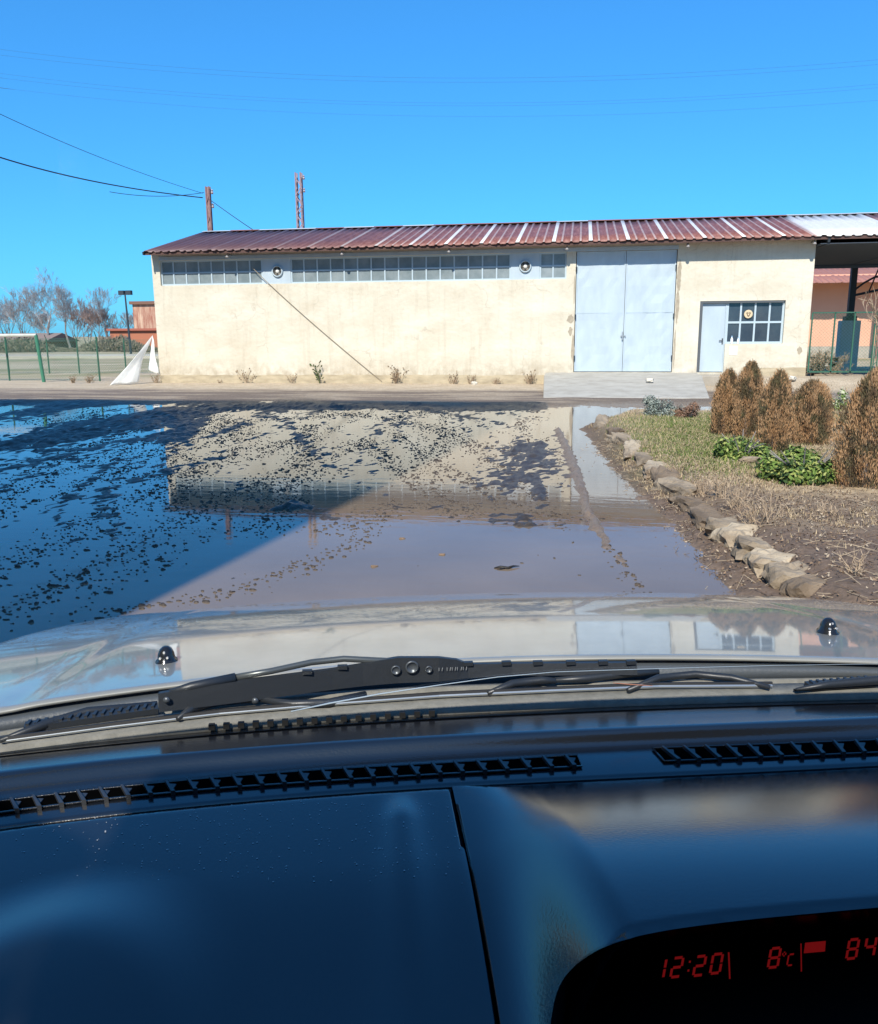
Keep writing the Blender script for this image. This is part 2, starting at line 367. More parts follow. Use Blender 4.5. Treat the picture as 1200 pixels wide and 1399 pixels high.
# wall outline with real openings, cut along a grid
openings = [(-12.62, -9.37, 2.95, 3.68), (-9.37, -8.50, 2.95, 3.68), (-8.50, -1.96, 2.95, 3.68), (-1.96, -1.15, 2.95, 3.68), (-1.15, -0.39, 2.95, 3.68),
            (GX0, GX1, GZ0, GZ1), (3.29, 4.02, .345, 2.29), (4.02, 5.54, 1.13, 2.29)]
def wall_grid(x0, x1, z0, z1, ops, y0, y1):
    mb = MB(); gx = sorted({x0, x1, *[o[0] for o in ops], *[o[1] for o in ops]}); gz = sorted({z0, z1, *[o[2] for o in ops], *[o[3] for o in ops]})
    inside = lambda x, z: any(o[0] < x < o[1] and o[2] < z < o[3] for o in ops) or not (x0 < x < x1 and z0 < z < z1)
    for i in range(len(gx)-1):
        for j in range(len(gz)-1):
            cx, cz = (gx[i]+gx[i+1])/2, (gz[j]+gz[j+1])/2
            if inside(cx, cz): continue
            a, b_, c, d = gx[i], gx[i+1], gz[j], gz[j+1]
            mb.add([(a,y0,c),(b_,y0,c),(b_,y0,d),(a,y0,d)], [(0,1,2,3)]); mb.add([(a,y1,c),(b_,y1,c),(b_,y1,d),(a,y1,d)], [(3,2,1,0)])
            for (nxx, nzz, q) in ((a-1e-3, cz, [(a,y0,c),(a,y0,d),(a,y1,d),(a,y1,c)]), (b_+1e-3, cz, [(b_,y0,c),(b_,y1,c),(b_,y1,d),(b_,y0,d)]),
                                  (cx, c-1e-3, [(a,y0,c),(a,y1,c),(b_,y1,c),(b_,y0,c)]), (cx, d+1e-3, [(a,y0,d),(b_,y0,d),(b_,y1,d),(a,y1,d)])):
                if inside(nxx, nzz): mb.add(q, [(0,1,2,3)])
    return mb
ztop = lambda y: EZ-0.07+(y-EY)*SL
wl = wall_grid(XL, XR, -0.3, ztop(0)-.02, openings, 0, 0.28)
# end walls and back wall
for x0, x1 in ((XL, XL+.28), (XR-.28, XR)):
    x0b = x0
    p = [(x0, .28, -.3), (x0, 7.8, -.3), (x0, 7.8, ztop(0)), (x0, RY, ztop(RY)-.02), (x0, .28, ztop(.28)-.02)]
    wl.prism(p, (0, 0, 0), (.28, 0, 0))
wl.box((XL+.28, 7.52, -.3), (XR-.28, 7.8, ztop(0)-.02))
wallo = sub(wl, 'wall', plaster, shed)
# plinth
pl = MB()
def band(x0, x1, z0, z1, yo):
    N = max(2, int((x1-x0)/.3)); top = []
    vs = []
    for i in range(N+1):
        x = x0+(x1-x0)*i/N; zt = z1+random.uniform(-.02, .02)
        vs += [(x, -yo, z0), (x, -yo*0.8, zt), (x, .02, zt)]
    fs = []
    for i in range(N):
        k = 3*i; fs += [(k, k+3, k+4, k+1), (k+1, k+4, k+5, k+2)]
    pl.add(vs, fs)
band(XL+.01, GX0-.05, -.3, .27, .022); band(4.5, XR-.005, -.3, .47, .02)
sub(pl, 'plinth', plinthm, shed)
tp = MB()   # interior floor behind the openings
tp.box((XL+.3, .3, -.25), (XR-.3, 7.5, .3)); sub(tp, 'floor', concrete, shed)

# corrugated roof: ribs run up the slope
rustm = bpy.data.materials.new('rusty_sheet'); rustm.use_nodes = True
n = rustm.node_tree.nodes; l = rustm.node_tree.links; b = n['Principled BSDF']
at = n.new('ShaderNodeAttribute'); at.attribute_name = 'sheet_tone'
tc = n.new('ShaderNodeTexCoord'); t1 = n.new('ShaderNodeTexNoise'); t1.inputs['Scale'].default_value = 3.5; t1.inputs['Detail'].default_value = 8; t1.inputs['Roughness'].default_value = .7
mp = n.new('ShaderNodeMapping'); mp.inputs['Scale'].default_value = (3, .6, 1); l.new(tc.outputs['Object'], mp.inputs[0]); l.new(mp.outputs[0], t1.inputs['Vector'])
cr = n.new('ShaderNodeValToRGB'); cr.color_ramp.elements[0].color = (.17, .060, .045, 1); cr.color_ramp.elements[1].color = (.30, .115, .085, 1)
cr.color_ramp.elements[0].position = .35; cr.color_ramp.elements[1].position = .7
mx = n.new('ShaderNodeMix'); mx.data_type = 'RGBA'; mx.inputs[7].default_value = (.66, .66, .64, 1)
l.new(t1.outputs[0], cr.inputs[0]); l.new(cr.outputs[0], mx.inputs[6])
ad = n.new('ShaderNodeMath'); ad.operation = 'MULTIPLY_ADD'; ad.inputs[1].default_value = .35; ad.use_clamp = True
sb = n.new('ShaderNodeMath'); sb.operation = 'SUBTRACT'; sb.inputs[1].default_value = .5
l.new(t1.outputs[0], sb.inputs[0]); l.new(sb.outputs[0], ad.inputs[0]); l.new(at.outputs['Fac'], ad.inputs[2]); l.new(ad.outputs[0], mx.inputs[0])
sp = n.new('ShaderNodeSeparateXYZ'); l.new(tc.outputs['Object'], sp.inputs[0])
sn = n.new('ShaderNodeMath'); sn.operation = 'SNAP'; sn.inputs[1].default_value = 1.0; l.new(sp.outputs[0], sn.inputs[0])
ag = n.new('ShaderNodeMapRange'); ag.inputs[1].default_value = -1.0; ag.inputs[2].default_value = -7.5; ag.inputs[4].default_value = .85; l.new(sn.outputs[0], ag.inputs[0])
mo = n.new('ShaderNodeMix'); mo.data_type = 'RGBA'; mo.inputs[7].default_value = (.085, .05, .058, 1); l.new(ag.outputs[0], mo.inputs[0]); l.new(mx.outputs[2], mo.inputs[6])
l.new(mo.outputs[2], b.inputs['Base Color']); b.inputs['Roughness'].default_value = .5; b.inputs['Metallic'].default_value = .1
def corrugated(x0, x1, y0, z0, y1, z1, pitch=0.25, rib=.035, sheet=1.0, tone=None, seed=1):
    rr = random.Random(seed); cols = []; x = x0; k = 0; tones = []
    nrib = int(round((x1-x0)/pitch))
    for i in range(nrib):
        xa = x0+i*pitch; e = 0
        lap = (i % 4 == 0)
        jit = rr.uniform(-.02, .02)
        wd_ = .05 if lap else 0
        for dx, dz in ((0, 0), (.03, rib), (.034, rib), (.08+wd_, rib), (.084+wd_, rib), (.115+wd_, 0)):
            e_ = dx in (.034, .08+wd_)
            cols.append((xa+dx, dz+(0.008 if lap else 0), jit, tone(xa, lap, e_) if tone else 0))
    cols.append((x1, 0, 0, 0))
    nc = len(cols); rows = 4; V = []; T = []  # noqa
    for r in range(rows):
        t = r/(rows-1)
        for cx, dz, j, tn in cols:
            V.append((cx, y0+(y1-y0)*t+(j if r == 0 else 0), z0+(z1-z0)*t+dz+rr.uniform(-.003, .003))); T.append(tn)
    Fs = []
    for r in range(rows-1):
        for c in range(nc-1): Fs.append((r*nc+c, r*nc+c+1, (r+1)*nc+c+1, (r+1)*nc+c))
    return V, Fs, T
def tonef(x, lap, hi):
    if x > 6.0:                                      # newer galvanised sheets at the right
        return 0.95 if not (8.3 < x < 8.75) else .1
    if lap and hi: return 0.95 if x > -4 else .15+.8*max(0, (x+12.7)/8.7)**2
    return (.30 if hi else 0.0) if x > -6 else 0.0
RX1 = XL+.04+ 33*1.0
V1, F1, T1 = corrugated(XL+.04, RX1, EY, EZ, RY, RZ, tone=tonef)
V2, F2, T2 = corrugated(XL+.04, RX1, 2*RY-EY, EZ-.01, RY-.01, RZ-.005, tone=tonef, seed=3)
k = len(V1); ro = raw('roof', [(a+3.4, b_, c) for a, b_, c in V1+V2], F1+[tuple(i+k for i in f) for f in F2], rustm, shed)
ta = ro.data.attributes.new('sheet_tone', 'FLOAT', 'POINT'); ta.data.foreach_set('value', np.array(T1+T2, np.float32))
sm_ = ro.modifiers.new('thickness', 'SOLIDIFY'); sm_.thickness = .012; sm_.offset = -1
# ridge cap
rc = MB()
for i in range(33):
    x = XL+.06+i*1.0; whitec = random.random() < .45 or i > 18
    rc.add([(x, RY-.16, RZ+.02), (x+1.02, RY-.16, RZ+.02), (x+1.02, RY, RZ+.062+.004*(i % 2)), (x, RY, RZ+.062+.004*(i % 2)), (x, RY+.16, RZ+.02), (x+1.02, RY+.16, RZ+.02)], [(0,1,2,3),(3,2,5,4)], 1 if whitec else 0)
sub(rc, 'ridge_cap', None, shed, mats=[mat('rust_trim', (.30, .13, .09), .6, .3, noise=(5, .6, (.16, .07, .05))), mat('galvanised', (.62, .62, .60), .45, .5, metal=.2, noise=(4, .4, (.45, .45, .44)))])
# verge board at left + purlins / fascia
vb = MB(); vb.bar((XL+.03, EY-.02, EZ-.035), (XL+.03, RY, RZ-.035), .04, .09); sub(vb, 'verge_board', darkm, shed)
fz = MB(); fz.box((XL, EY+.05, EZ-.075), (RX1-.1, EY+.09, EZ+.020))
for yy_ in (0.9, 2.3): fz.bar((XL, yy_, ztop(yy_)+.0), (RX1-.1, yy_, ztop(yy_)+.0), .06, .06)
for yy_ in (5.2, 6.6, 8.0): fz.bar((XL, yy_, ztop(2*RY-yy_)), (RX1-.1, yy_, ztop(2*RY-yy_)), .06, .06)
sub(fz, 'purlin', mat('rusted_steel', (.10, .055, .045), .7, .3), shed)

# window band
def window(x0, x1, z0, z1, cols, rows, fr=.045, glass=glassd, y=.07, deep=.05, name='window'):
    mb = MB(); ox, oz = x0, z0
    cw = (x1-x0)/cols; rh = (z1-z0)/rows
    mb.box((x0, y, z0), (x0+fr, y+deep, z1)); mb.box((x1-fr, y, z0), (x1, y+deep, z1))
    mb.box((x0+fr, y, z0), (x1-fr, y+deep, z0+fr)); mb.box((x0+fr, y, z1-fr), (x1-fr, y+deep, z1))
    for r in range(1, rows): mb.box((x0+fr, y+.004, z0+rh*r-fr*.5), (x1-fr, y+deep-.002, z0+rh*r+fr*.5))
    for c in range(1, cols): mb.box((x0+cw*c-fr*.42, y+.001, z0+fr), (x0+cw*c+fr*.42, y+deep-.004, z1-fr))
    o = sub(mb, name, framep, shed)
    k = 0
    g = MB(); g.box((x0+.01, y+.028, z0+.01), (x1-.01, y+.032, z1-.01)); gp = g
    gp.v = [(a+3.4, b_, c) for a, b_, c in gp.v]; gp.build('pane', glass, o)
    return o
window(-12.62, -9.37, 2.95, 3.68, 8, 2); window(-8.50, -1.96, 2.95, 3.68, 16, 2); window(-1.15, -.39, 2.95, 3.68, 2, 2)
# panel blocks holding the extractor fans
fancage = mat('fan_cage', (.055, .05, .045), .6, .3); fanhub = mat('fan_hub', (.7, .68, .62), .5, .4)
for px0, px1 in ((-9.37, -8.50), (-1.96, -1.15)):
    mb = MB(); mb.box((px0+.002, .05, 2.952), (px1-.002, .11, 3.678)); sub(mb, 'fan_panel', bluepaint, shed)
for cx, who in ((-8.90, 'round extractor fan in the panel between the left windows, above the slanting line'), (-1.55, 'round extractor fan in the panel near the blue gate')):
    t = thing('extractor_fan', (cx, .05, 3.31), who, 'fan', 'round fans in the window band')
    r = MB()
    prof = [(.135, 0), (.165, -.02), (.175, .03), (.16, .055), (.135, .055)]
    n_ = 28; vs = []
    for rr, h in prof:
        for k in range(n_): a = 2*math.pi*k/n_; vs.append((rr*math.cos(a), -h-.002, rr*math.sin(a)))
    r.add(vs, [(i*n_+k, i*n_+(k+1) % n_, ((i+1) % 5)*n_+(k+1) % n_, ((i+1) % 5)*n_+k) for i in range(5) for k in range(n_)])
    r.build('ring', framep, t, True)
    d = MB(); d.lathe([(.001, .004), (.137, .004), (.137, .008), (.001, .008)], n=24, axis='y'); d.build('backing', fancage, t)
    bl = MB()
    for k in range(5):
        a = 2*math.pi*k/5+.4
        p = [(.045*math.cos(a-.5), -.02, .045*math.sin(a-.5)), (.128*math.cos(a-.36), -.03, .128*math.sin(a-.36)), (.13*math.cos(a+.2), -.018, .13*math.sin(a+.2)), (.045*math.cos(a+.5), -.014, .045*math.sin(a+.5))]
        bl.prism(p, (0, 0, 0), (0, .003, 0))
    bl.build('blades', mat('fan_blade', (.16, .14, .11), .5, .4), t)
    h = MB(); h.lathe([(.001, .05), (.045, .045), (.058, .02), (.058, .01)], n=16, axis='y'); h.build('hub', fanhub, t, True)
# blue panel above window band (under eave) 
mb = MB(); mb.box((-12.62, -.012, 3.682), (GX1+.02, -.002, 3.79)); sub(mb, 'lintel_panel', bluepaint, shed)

weathered(bluepaint, .5, .7, (.30, .25, .20)) if False else None
# gate: two sheet metal leaves
gate = MB()
def leaf(x0, x1, nm, mid):
    nx_, nz_ = 8, 14; vs = []; 
    for j in range(nz_+1):
        for i in range(nx_+1):
            x = x0+(x1-x0)*i/nx_; z = GZ0+.02+(GZ1-GZ0-.03)*j/nz_
            e = 0 if i in (0, nx_) or j in (0, nz_) else random.uniform(-.008, .008)
            vs.append((x, .055+e, z))
    m_ = MB(); m_.add(vs, [(j*(nx_+1)+i, j*(nx_+1)+i+1, (j+1)*(nx_+1)+i+1, (j+1)*(nx_+1)+i) for j in range(nz_) for i in range(nx_)])
    m_.box((x0, .07, GZ0+.02), (x1, .10, GZ1-.01))
    o = sub(m_, nm, bluepaint, shed, smooth=False); tag(o)
    f = MB()
    for a, b_ in ((x0, x0+.035), (x1-.035, x1)): f.box((a, .03, GZ0+.02), (b_, .052, GZ1-.01))
    f.box((x0+.035, .032, GZ0+.02), (x1-.035, .052, GZ0+.06)); f.box((x0+.035, .032, GZ1-.05), (x1-.035, .052, GZ1-.01)); 
    f.v = [(a+3.4, b_, c) for a, b_, c in f.v]; f.build('leaf_edge', bluepaint, o)
    f = MB(); f.bar((x0+.04+3.4, .046, 2.0), (x1-.04+3.4, .052, 2.0), .006, .006); f.build('seam', bluepaint, o)
    hx = x0-.005 if nm == 'gate_leaf' and not mid else x1
    for z in (.75, 1.9, 3.2):
        h = MB(); h.lathe([(.022, -.07), (.022, .07)], c=(hx+3.4, .0, z), n=8); h.build('hinge', darkm, o)
    return o
gm_ = (GX0+GX1)/2
lo_ = leaf(GX0+.02, gm_-.006, 'gate_leaf', False); leaf(gm_+.006, GX1-.02, 'gate_leaf', True)
h = MB(); h.bar((gm_-.03+3.4, .0, 1.25), (gm_-.03+3.4, .0, 1.48), .035, .035); h.bar((gm_-.08+3.4, .015, 1.36), (gm_+.06+3.4, .015, 1.36), .02, .03); h.build('latch', mat('grey_steel', (.35, .38, .40), .45, .5, metal=.5), lo_)
# broken plaster patches by the gate
def patch(cx, cz, w_, h_, y=-.003, n_=14, seed=1):
    rr = random.Random(seed); vs = [(cx+w_*math.cos(2*math.pi*k/n_)*rr.uniform(.6, 1.1), y, cz+h_*math.sin(2*math.pi*k/n_)*rr.uniform(.6, 1.1)) for k in range(n_)]
    pt = MB(); pt.add(vs, [tuple(range(n_))]); sub(pt, 'broken_plaster', mat('bare_render', (.42, .36, .27), .95, .1, noise=(9, .6, (.25, .21, .16))), shed)
patch(-.16, 1.0, .05, .5, seed=2); patch(-.25, 1.85, .12, .13, seed=4, y=-.004); patch(-.24, 1.5, .07, .14, seed=14, y=-.006); patch(-.16, 2.6, .02, .5, seed=5, y=-.005)
patch(2.66, 1.0, .03, .6, seed=6, n_=30); patch(2.68, 2.2, .06, .55, seed=7, y=-.004, n_=30); patch(2.69, 3.0, .07, .45, seed=8, y=-.005, n_=30)
patch(6.0, .95, .08, .12, seed=9)

# office door and window
dr = MB(); dr.box((3.325, .10, .36), (3.995, .14, 2.265)); do = sub(dr, 'door', bluepaint, shed, bevel=.006)
df = MB(); df.box((3.29, .08, .345), (3.325, .16, 2.29)); df.box((3.995, .08, .345), (4.02, .16, 1.13)); df.box((3.995, .08, 1.13), (4.019, .16, 2.29)); df.box((3.325, .08, 2.265), (3.995, .16, 2.29)); sub(df, 'door_frame', bluepaint, shed)
jm = MB(); jm.box((3.291, .012, .35), (3.37, .078, 2.288)); jm.box((3.37, .014, 2.235), (5.497, .078, 2.288)); sub(jm, 'dark_strip', mat('dark_strip', (.10, .11, .12), .8, .2), shed)  # dark strip down the door's left edge and along both heads
hd = MB(); hd.box((3.94+3.4, .085, 1.12), (3.97+3.4, .099, 1.28)); hd.bar((3.955+3.4, .06, 1.22), (3.86+3.4, .06, 1.22), .018, .018); hd.bar((3.955+3.4, .1, 1.22), (3.955+3.4, .055, 1.22), .018, .018); hd.build('door_handle', darkm, do)
ow = window(4.022, 5.538, 1.132, 2.288, 4, 2, fr=.055, glass=glassk, y=.09, name='window')
bk = MB(); bk.box((2.9, 1.6, .31), (5.9, 1.62, 3.5)); sub(bk, 'partition', mat('dim_interior', (.10, .10, .11), .9, .1), shed)
sl = MB(); sl.box((4.03, .001, 1.095), (5.53, .088, 1.128)); sub(sl, 'window_sill', concrete, shed)
# objects behind/at the window
em = thing('round_emblem', (4.60, .075, 1.93), 'round beige badge with a dark crest fixed to the office window', 'emblem')
e1 = MB(); e1.lathe([(.001, .012), (.105, .012), (.115, .004), (.115, .0)], n=28, axis='y'); e1.build('disc', mat('badge_beige', (.62, .5, .32), .6, .3), em)
e2 = MB(); e2.prism([(x*.9, -.013, z) for x, z in ((-.07, .035), (-.03, .05), (0, .03), (.03, .05), (.07, .035), (.045, -.01), (.03, -.05), (0, -.07), (-.03, -.05), (-.045, -.01))], (0, 0, 0), (0, -.004, 0)); e2.build('crest', mat('badge_brown', (.15, .10, .06), .7, .2), em)
e3 = MB(); e3.prism([(x*.45, -.0175, z*.5-.003) for x, z in ((-.07, .035), (-.03, .05), (0, .03), (.03, .05), (.07, .035), (.045, -.01), (.03, -.05), (0, -.07), (-.03, -.05), (-.045, -.01))], (0, 0, 0), (0, -.003, 0)); e3.build('crest_centre', mat('badge_beige', (.6, .5, .35), .6, .3), em)
def bottle(x, lab, s=1):
    t = thing('bottle', (x, .06, 1.128), lab, 'bottle', 'pale bottles on the office window sill')
    m_ = MB(); m_.lathe([(.001, 0), (.034*s, 0), (.037*s, .02), (.037*s, .13*s), (.016, .165*s), (.014, .19*s), (.001, .19*s)], n=14); m_.build('bottle_body', mat('pale_plastic', (.75, .8, .82), .3, .5), t, True)
    c_ = MB(); c_.lathe([(.018, .19*s), (.018, .22*s), (.001, .22*s)], n=12); c_.build('cap', mat('cap_blue', (.30, .45, .6), .4, .5), t)
bottle(4.20, 'taller pale bottle standing at the left end of the office window sill'); bottle(4.37, 'shorter pale bottle beside the first window bar on the sill', .8)
pz = thing('paper_notice', (4.25, -.004, .95), 'faded white paper stuck on the wall beside the blue door handle', 'notice')
m_ = MB(); m_.box((-.11, -.003, -.13), (.11, .002, .12)); m_.build('paper', mat('paper', (.78, .74, .66), .9, .1), pz)
# lamps / insulators under the eave
for i, (px, lab) in enumerate(((311, 'small white bracket lamp under the eave over the left windows'), (468, 'small bracket lamp under the eave over the middle windows'), (614, 'small bracket lamp under the eave right of the middle windows'), (775, 'small bracket lamp under the eave beside the blue gate'), (940, 'small bracket lamp under the eave right of the blue gate'), (1112, 'small bracket lamp under the eave at the office corner'))):
    x = ony(px, 335, -.3).x
    t = thing('eave_lamp', (x, EY+.14, EZ-.10), lab, 'lamp', 'small lamps under the eave')
    m_ = MB(); m_.lathe([(.012, 0), (.02, -.02), (.05, -.07), (.045, -.09), (.001, -.095)], n=12); m_.build('lamp_shade', mat('lamp_white', (.30, .28, .27), .5, .4), t, True)
    m_ = MB(); m_.tube([(0, 0, -.01), (0, .03, .03), (0, -EY-.14, .0)], .009, 6); m_.build('bracket', darkm, t)

# thin tube laid on the wall in place of a wire's slanting shadow
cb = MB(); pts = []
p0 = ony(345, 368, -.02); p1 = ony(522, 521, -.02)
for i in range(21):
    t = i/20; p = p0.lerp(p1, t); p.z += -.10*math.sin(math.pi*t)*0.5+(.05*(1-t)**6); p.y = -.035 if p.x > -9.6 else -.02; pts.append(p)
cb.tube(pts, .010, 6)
o = cb.build('wire_shadow', mat('wire_shadow_grey', (.30, .25, .18), .8, .2)); tag(o, 'thin grey tube in place of a wire shadow slanting down the cream wall from the left windows', 'wire_shadow')

# ------------------------------------------------------------------ ramp, steps
def q(px, py, Y): return ony(px, py, Y)
rp = MB(); a = onz(742, 543, 0.03); b_ = onz(968, 543, .03)
yf = (a.y+b_.y)/2
zr = .34
xa0, xa1, xb0, xb1 = q(745, 512, 0).x, q(952, 512, 0).x, onz(741, 545, .03).x, onz(969, 543, .03).x
rp.add([(xa0,-.005,-.1),(xa1,-.005,-.1),(xb1,yf,-.1),(xb0,yf,-.1),(xa0,-.005,zr),(xa1,-.005,zr),(xb1,yf,.03),(xb0,yf,.03),(xa0,-.9,zr-.03),(xa1+.02,-.9,zr-.03)],
       [(3,2,1,0),(4,5,9,8),(8,9,6,7),(0,1,5,4),(1,2,6,9,5),(2,3,7,6),(3,0,4,8,7)])
o = rp.build('concrete_ramp', mat('pale_concrete', (.44, .415, .36), .9, .2, noise=(2.5, .8, (.31, .285, .24)), bump=(30, .5, .01)), bevel=.03); tag(o, 'pale concrete ramp sloping up to the blue double gate', 'ramp')
st = MB(); st.box((3.25, -.75, .0), (4.4, -.03, .29)); o = st.build('door_step', concrete, bevel=.02); tag(o, 'low concrete step in front of the office door', 'step')

# ------------------------------------------------------------------ open bay at the right end: columns, truss
def q(px, py, Y): return ony(px, py, Y)
c8 = q(1161, 438, 8.0)
bay = thing('steel_column', (c8.x, 8.0, -.05), 'dark steel column on a tall concrete pier under the open roof', 'column')
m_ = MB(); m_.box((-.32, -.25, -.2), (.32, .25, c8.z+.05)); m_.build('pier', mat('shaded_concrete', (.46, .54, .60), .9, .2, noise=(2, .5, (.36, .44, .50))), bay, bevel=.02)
m_ = MB(); m_.box((-.1, -.1, c8.z+.05), (.1, .1, 3.75)); m_.box((-.2, -.16, c8.z+.05), (.2, .16, c8.z+.2)); m_.build('post', darkm, bay)
m_ = MB()
zt = 3.72
m_.tube([(.05, 0, 2.9), (.35, 0, 3.15), (.7, 0, 3.35), (1.4, 0, 3.42), (4.5, 0, 3.42)], .04, 6)
m_.tube([(.0, 0, 3.72), (4.5, 0, 3.74)], .04, 6)
m_.tube([(.0, 0, 2.72), (1.2, 0, 2.98), (4.5, 0, 3.0)], .045, 6)
for i in range(8):
    x = .55+i*.5; m_.tube([(x, 0, 2.98 if i else 2.85), (x+.28, 0, 3.72)], .025, 5); m_.tube([(x+.28, 0, 3.72), (x+.5, 0, 2.98)], .025, 5)
m_.tube([(0, 0, 3.7), (-1.6, -3.2, 4.55)], .04, 6)
m_.build('truss', darkm, bay)
# second, farther column (blue-grey)
m_ = MB()
# rafters under open roof
for x in (6.4, 9.3, 12.2, 15.1):
    m_.bar((x, EY+.05, EZ-.09), (x, RY, RZ-.12), .06, .12); m_.bar((x, RY, RZ-.12), (x, 2*RY-EY-.1, EZ-.1), .06, .12); m_.bar((x, EY+.1, EZ-.16), (x, 2*RY-EY-.1, EZ-.16), .05, .08)
sub(m_, 'rafter', darkm, shed)
cc = MB(); cc.box((XR+.01, EY+.12, 3.70), (RX1-.2, 8.05, 3.72)); sub(cc, 'shade_sheet', mat('shade_sheet_dark', (.055, .07, .09), .8, .2), shed)  # added dark sheet, its colour standing for deep shade under the roof
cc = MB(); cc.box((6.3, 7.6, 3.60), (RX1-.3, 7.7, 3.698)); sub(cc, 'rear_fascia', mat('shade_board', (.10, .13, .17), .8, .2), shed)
cc = MB(); cc.box((17.0, .0, -.2), (17.25, .25, EZ-.1)); sub(cc, 'corner_post', darkm, shed)

# orange building behind with deep porch
OY = 23.0
ob = thing('orange_building', (16, OY, 0), 'long orange rendered building with a brown tiled porch roof behind the mesh gate', 'building')
orange = mat('orange_render', (.74, .40, .27), .9, .2, noise=(.8, .4, (.64, .33, .22)))
gz = lambda py, Y, px=1160: ony(px, py, Y).z
m_ = MB(); m_.box((-14, 0, gz(473, OY)), (16, .3, gz(386, OY-1.6)+.5)); m_.build('wall', orange, ob)
m_ = MB(); m_.box((-14, -.05, -.4), (16, .25, gz(473, OY)-.002)); m_.build('plinth', concrete, ob)
zf = gz(385.5, OY-1.75); zb = gz(371, OY+1.0)
V3, F3, T3 = corrugated(-14, 16, -1.8, zf, 3.0, zb+.45, pitch=.3, tone=lambda x, l_, h_: .12)
o = raw('roof', V3, F3, mat('brown_tile', (.33, .15, .12), .7, .3, noise=(4, .5, (.24, .11, .09))), ob); s_ = o.modifiers.new('thickness', 'SOLIDIFY'); s_.thickness = .05
for x in (-12, -8.4, -4.8, -1.2, 2.4, 6):
    m_ = MB(); m_.box((x, -1.7, -.3), (x+.14, -1.56, zf-.06)); m_.build('porch_post', mat('porch_wood', (.24, .16, .13), .8, .2), ob)

# mesh gate and fence panel beside the office corner
greenp = mat('green_paint', (.03, .12, .075), .5, .4, noise=(6, .4, (.07, .10, .07)))
meshm = mat('green_wire', (.06, .17, .11), .5, .4)
def wires(mb, x0, x1, z0, z1, y, sp=.07, r=.0022):
    n_ = int((x1-x0+z1-z0)/sp); h = z1-z0; wd = x1-x0
    for i in range(1, n_):
        s_ = i*sp
        a = (max(0, s_-h), min(h, s_)); b2 = (min(wd, s_), max(0, s_-wd))
        for flip in (0, 1):
            xa, za = a; xb, zb_ = b2
            if flip: za, zb_ = h-za, h-zb_
            mb.bar((x0+xa, y, z0+za), (x0+xb, y, z0+zb_), r*2, r*2, upv=(0, 1, 0))
gx0 = q(1107, 470, -.15).x; gx1 = q(1193, 470, -.15).x; gz0 = q(1150, 509, -.15).z; gz1 = q(1150, 427, -.15).z
gt = thing('mesh_gate', ((gx0+gx1)/2, -.15, gz0), 'green framed wire mesh gate between the office corner and a green post', 'gate')
hw = (gx1-gx0)/2; hh = gz1-gz0
m_ = MB()
for x in (-hw, -hw*.3+.02, hw*.35, hw): m_.bar((x, 0, 0), (x, 0, hh), .035, .035)
m_.bar((-hw, 0, .02), (hw, 0, .02), .035, .04); m_.bar((-hw, 0, hh), (hw, 0, hh), .035, .035)
m_.build('gate_frame', greenp, gt)
m_ = MB(); wires(m_, -hw, hw, .03, hh-.02, 0, .09, .0018); m_.build('wire_mesh', meshm, gt)
gp = thing('gate_post', (gx1+.08, -.2, gz0-.1), 'green lattice post at the right edge beside the mesh gate', 'post')
m_ = MB()
for dx in (-.045, .045): m_.bar((dx, 0, 0), (dx, 0, 1.95), .022, .022)
for i in range(9): m_.bar((-.045, 0, .1+.2*i), (.045, 0, .2+.2*i), .014, .014)
m_.build('post_body', greenp, gp)
# crates/rubble behind the gate
rb = thing('wooden_pallet_stack', (q(1118, 500, 1.6).x, 1.6, .02), 'stack of weathered pallets behind the mesh gate', 'pallets')
for k in range(5):
    m_ = MB()
    for j in range(5): m_.box((-.5, -.5+j*.22, k*.145+.10), (.5, -.36+j*.22, k*.145+.12))
    for x in (-.5, -.05, .4): m_.box((x, -.5, k*.145+.0), (x+.1, .52, k*.145+.098))
    m_.build('pallet', mat('old_wood', (.22, .18, .14), .9, .2, noise=(8, .5, (.14, .11, .09))), rb)
if True:
    bs = MB(); Xg = 6.05

# ------------------------------------------------------------------ tarp hanging at the left corner
tv = []
def tarp_part(tri, nu, nv, fold, seed):
    rr = random.Random(seed)
    A, B, Cc = [Vector(t) for t in tri]; V_ = []; F_ = []
    for j in range(nv+1):
        t = j/nv
        for i in range(nu+1):
            s_ = i/nu; base = B.lerp(Cc, s_); p = A.lerp(base, t)
            p = p.copy(); p.y += fold*math.sin(s_*5+seed)*t+fold*.3*math.sin(s_*11+t*3)*t
            p.z += -.08*math.sin(math.pi*t)*(1-s_)*.5; p.x -= .06*math.sin(math.pi*t)*s_*(1 if fold > .04 else 0)
            if j == nv: p.z = max(p.z, .01)
            p.x += .02*math.sin(t*9)*s_
            V_.append(tuple(p))
    for j in range(nv):
        for i in range(nu): F_.append((j*(nu+1)+i, j*(nu+1)+i+1, (j+1)*(nu+1)+i+1, (j+1)*(nu+1)+i))
    return V_, F_
A = q(208.5, 458, -.05); B1 = onz(145, 527, .02); B2 = q(180, 530, -.75); B3 = q(188, 524, -.4)
Va, Fa = tarp_part((A, Vector((B1.x, B1.y+.15, .02)), Vector((q(190, 526, -.5).x, -.55, .03))), 14, 18, .05, 1)
Vb, Fb = tarp_part((A, q(203, 505, -.08), q(216, 512, -.12)), 6, 12, .03, 3)
k = len(Va)
o = raw('white_tarp', Va+Vb, Fa+[tuple(i+k for i in f) for f in Fb], mat('white_cloth', (.90, .90, .85), .85, .2, noise=(6, .25, (.68, .68, .64)), bump=(12, .4, .02)), smooth=True)
s_ = o.modifiers.new('thickness', 'SOLIDIFY'); s_.thickness = .006
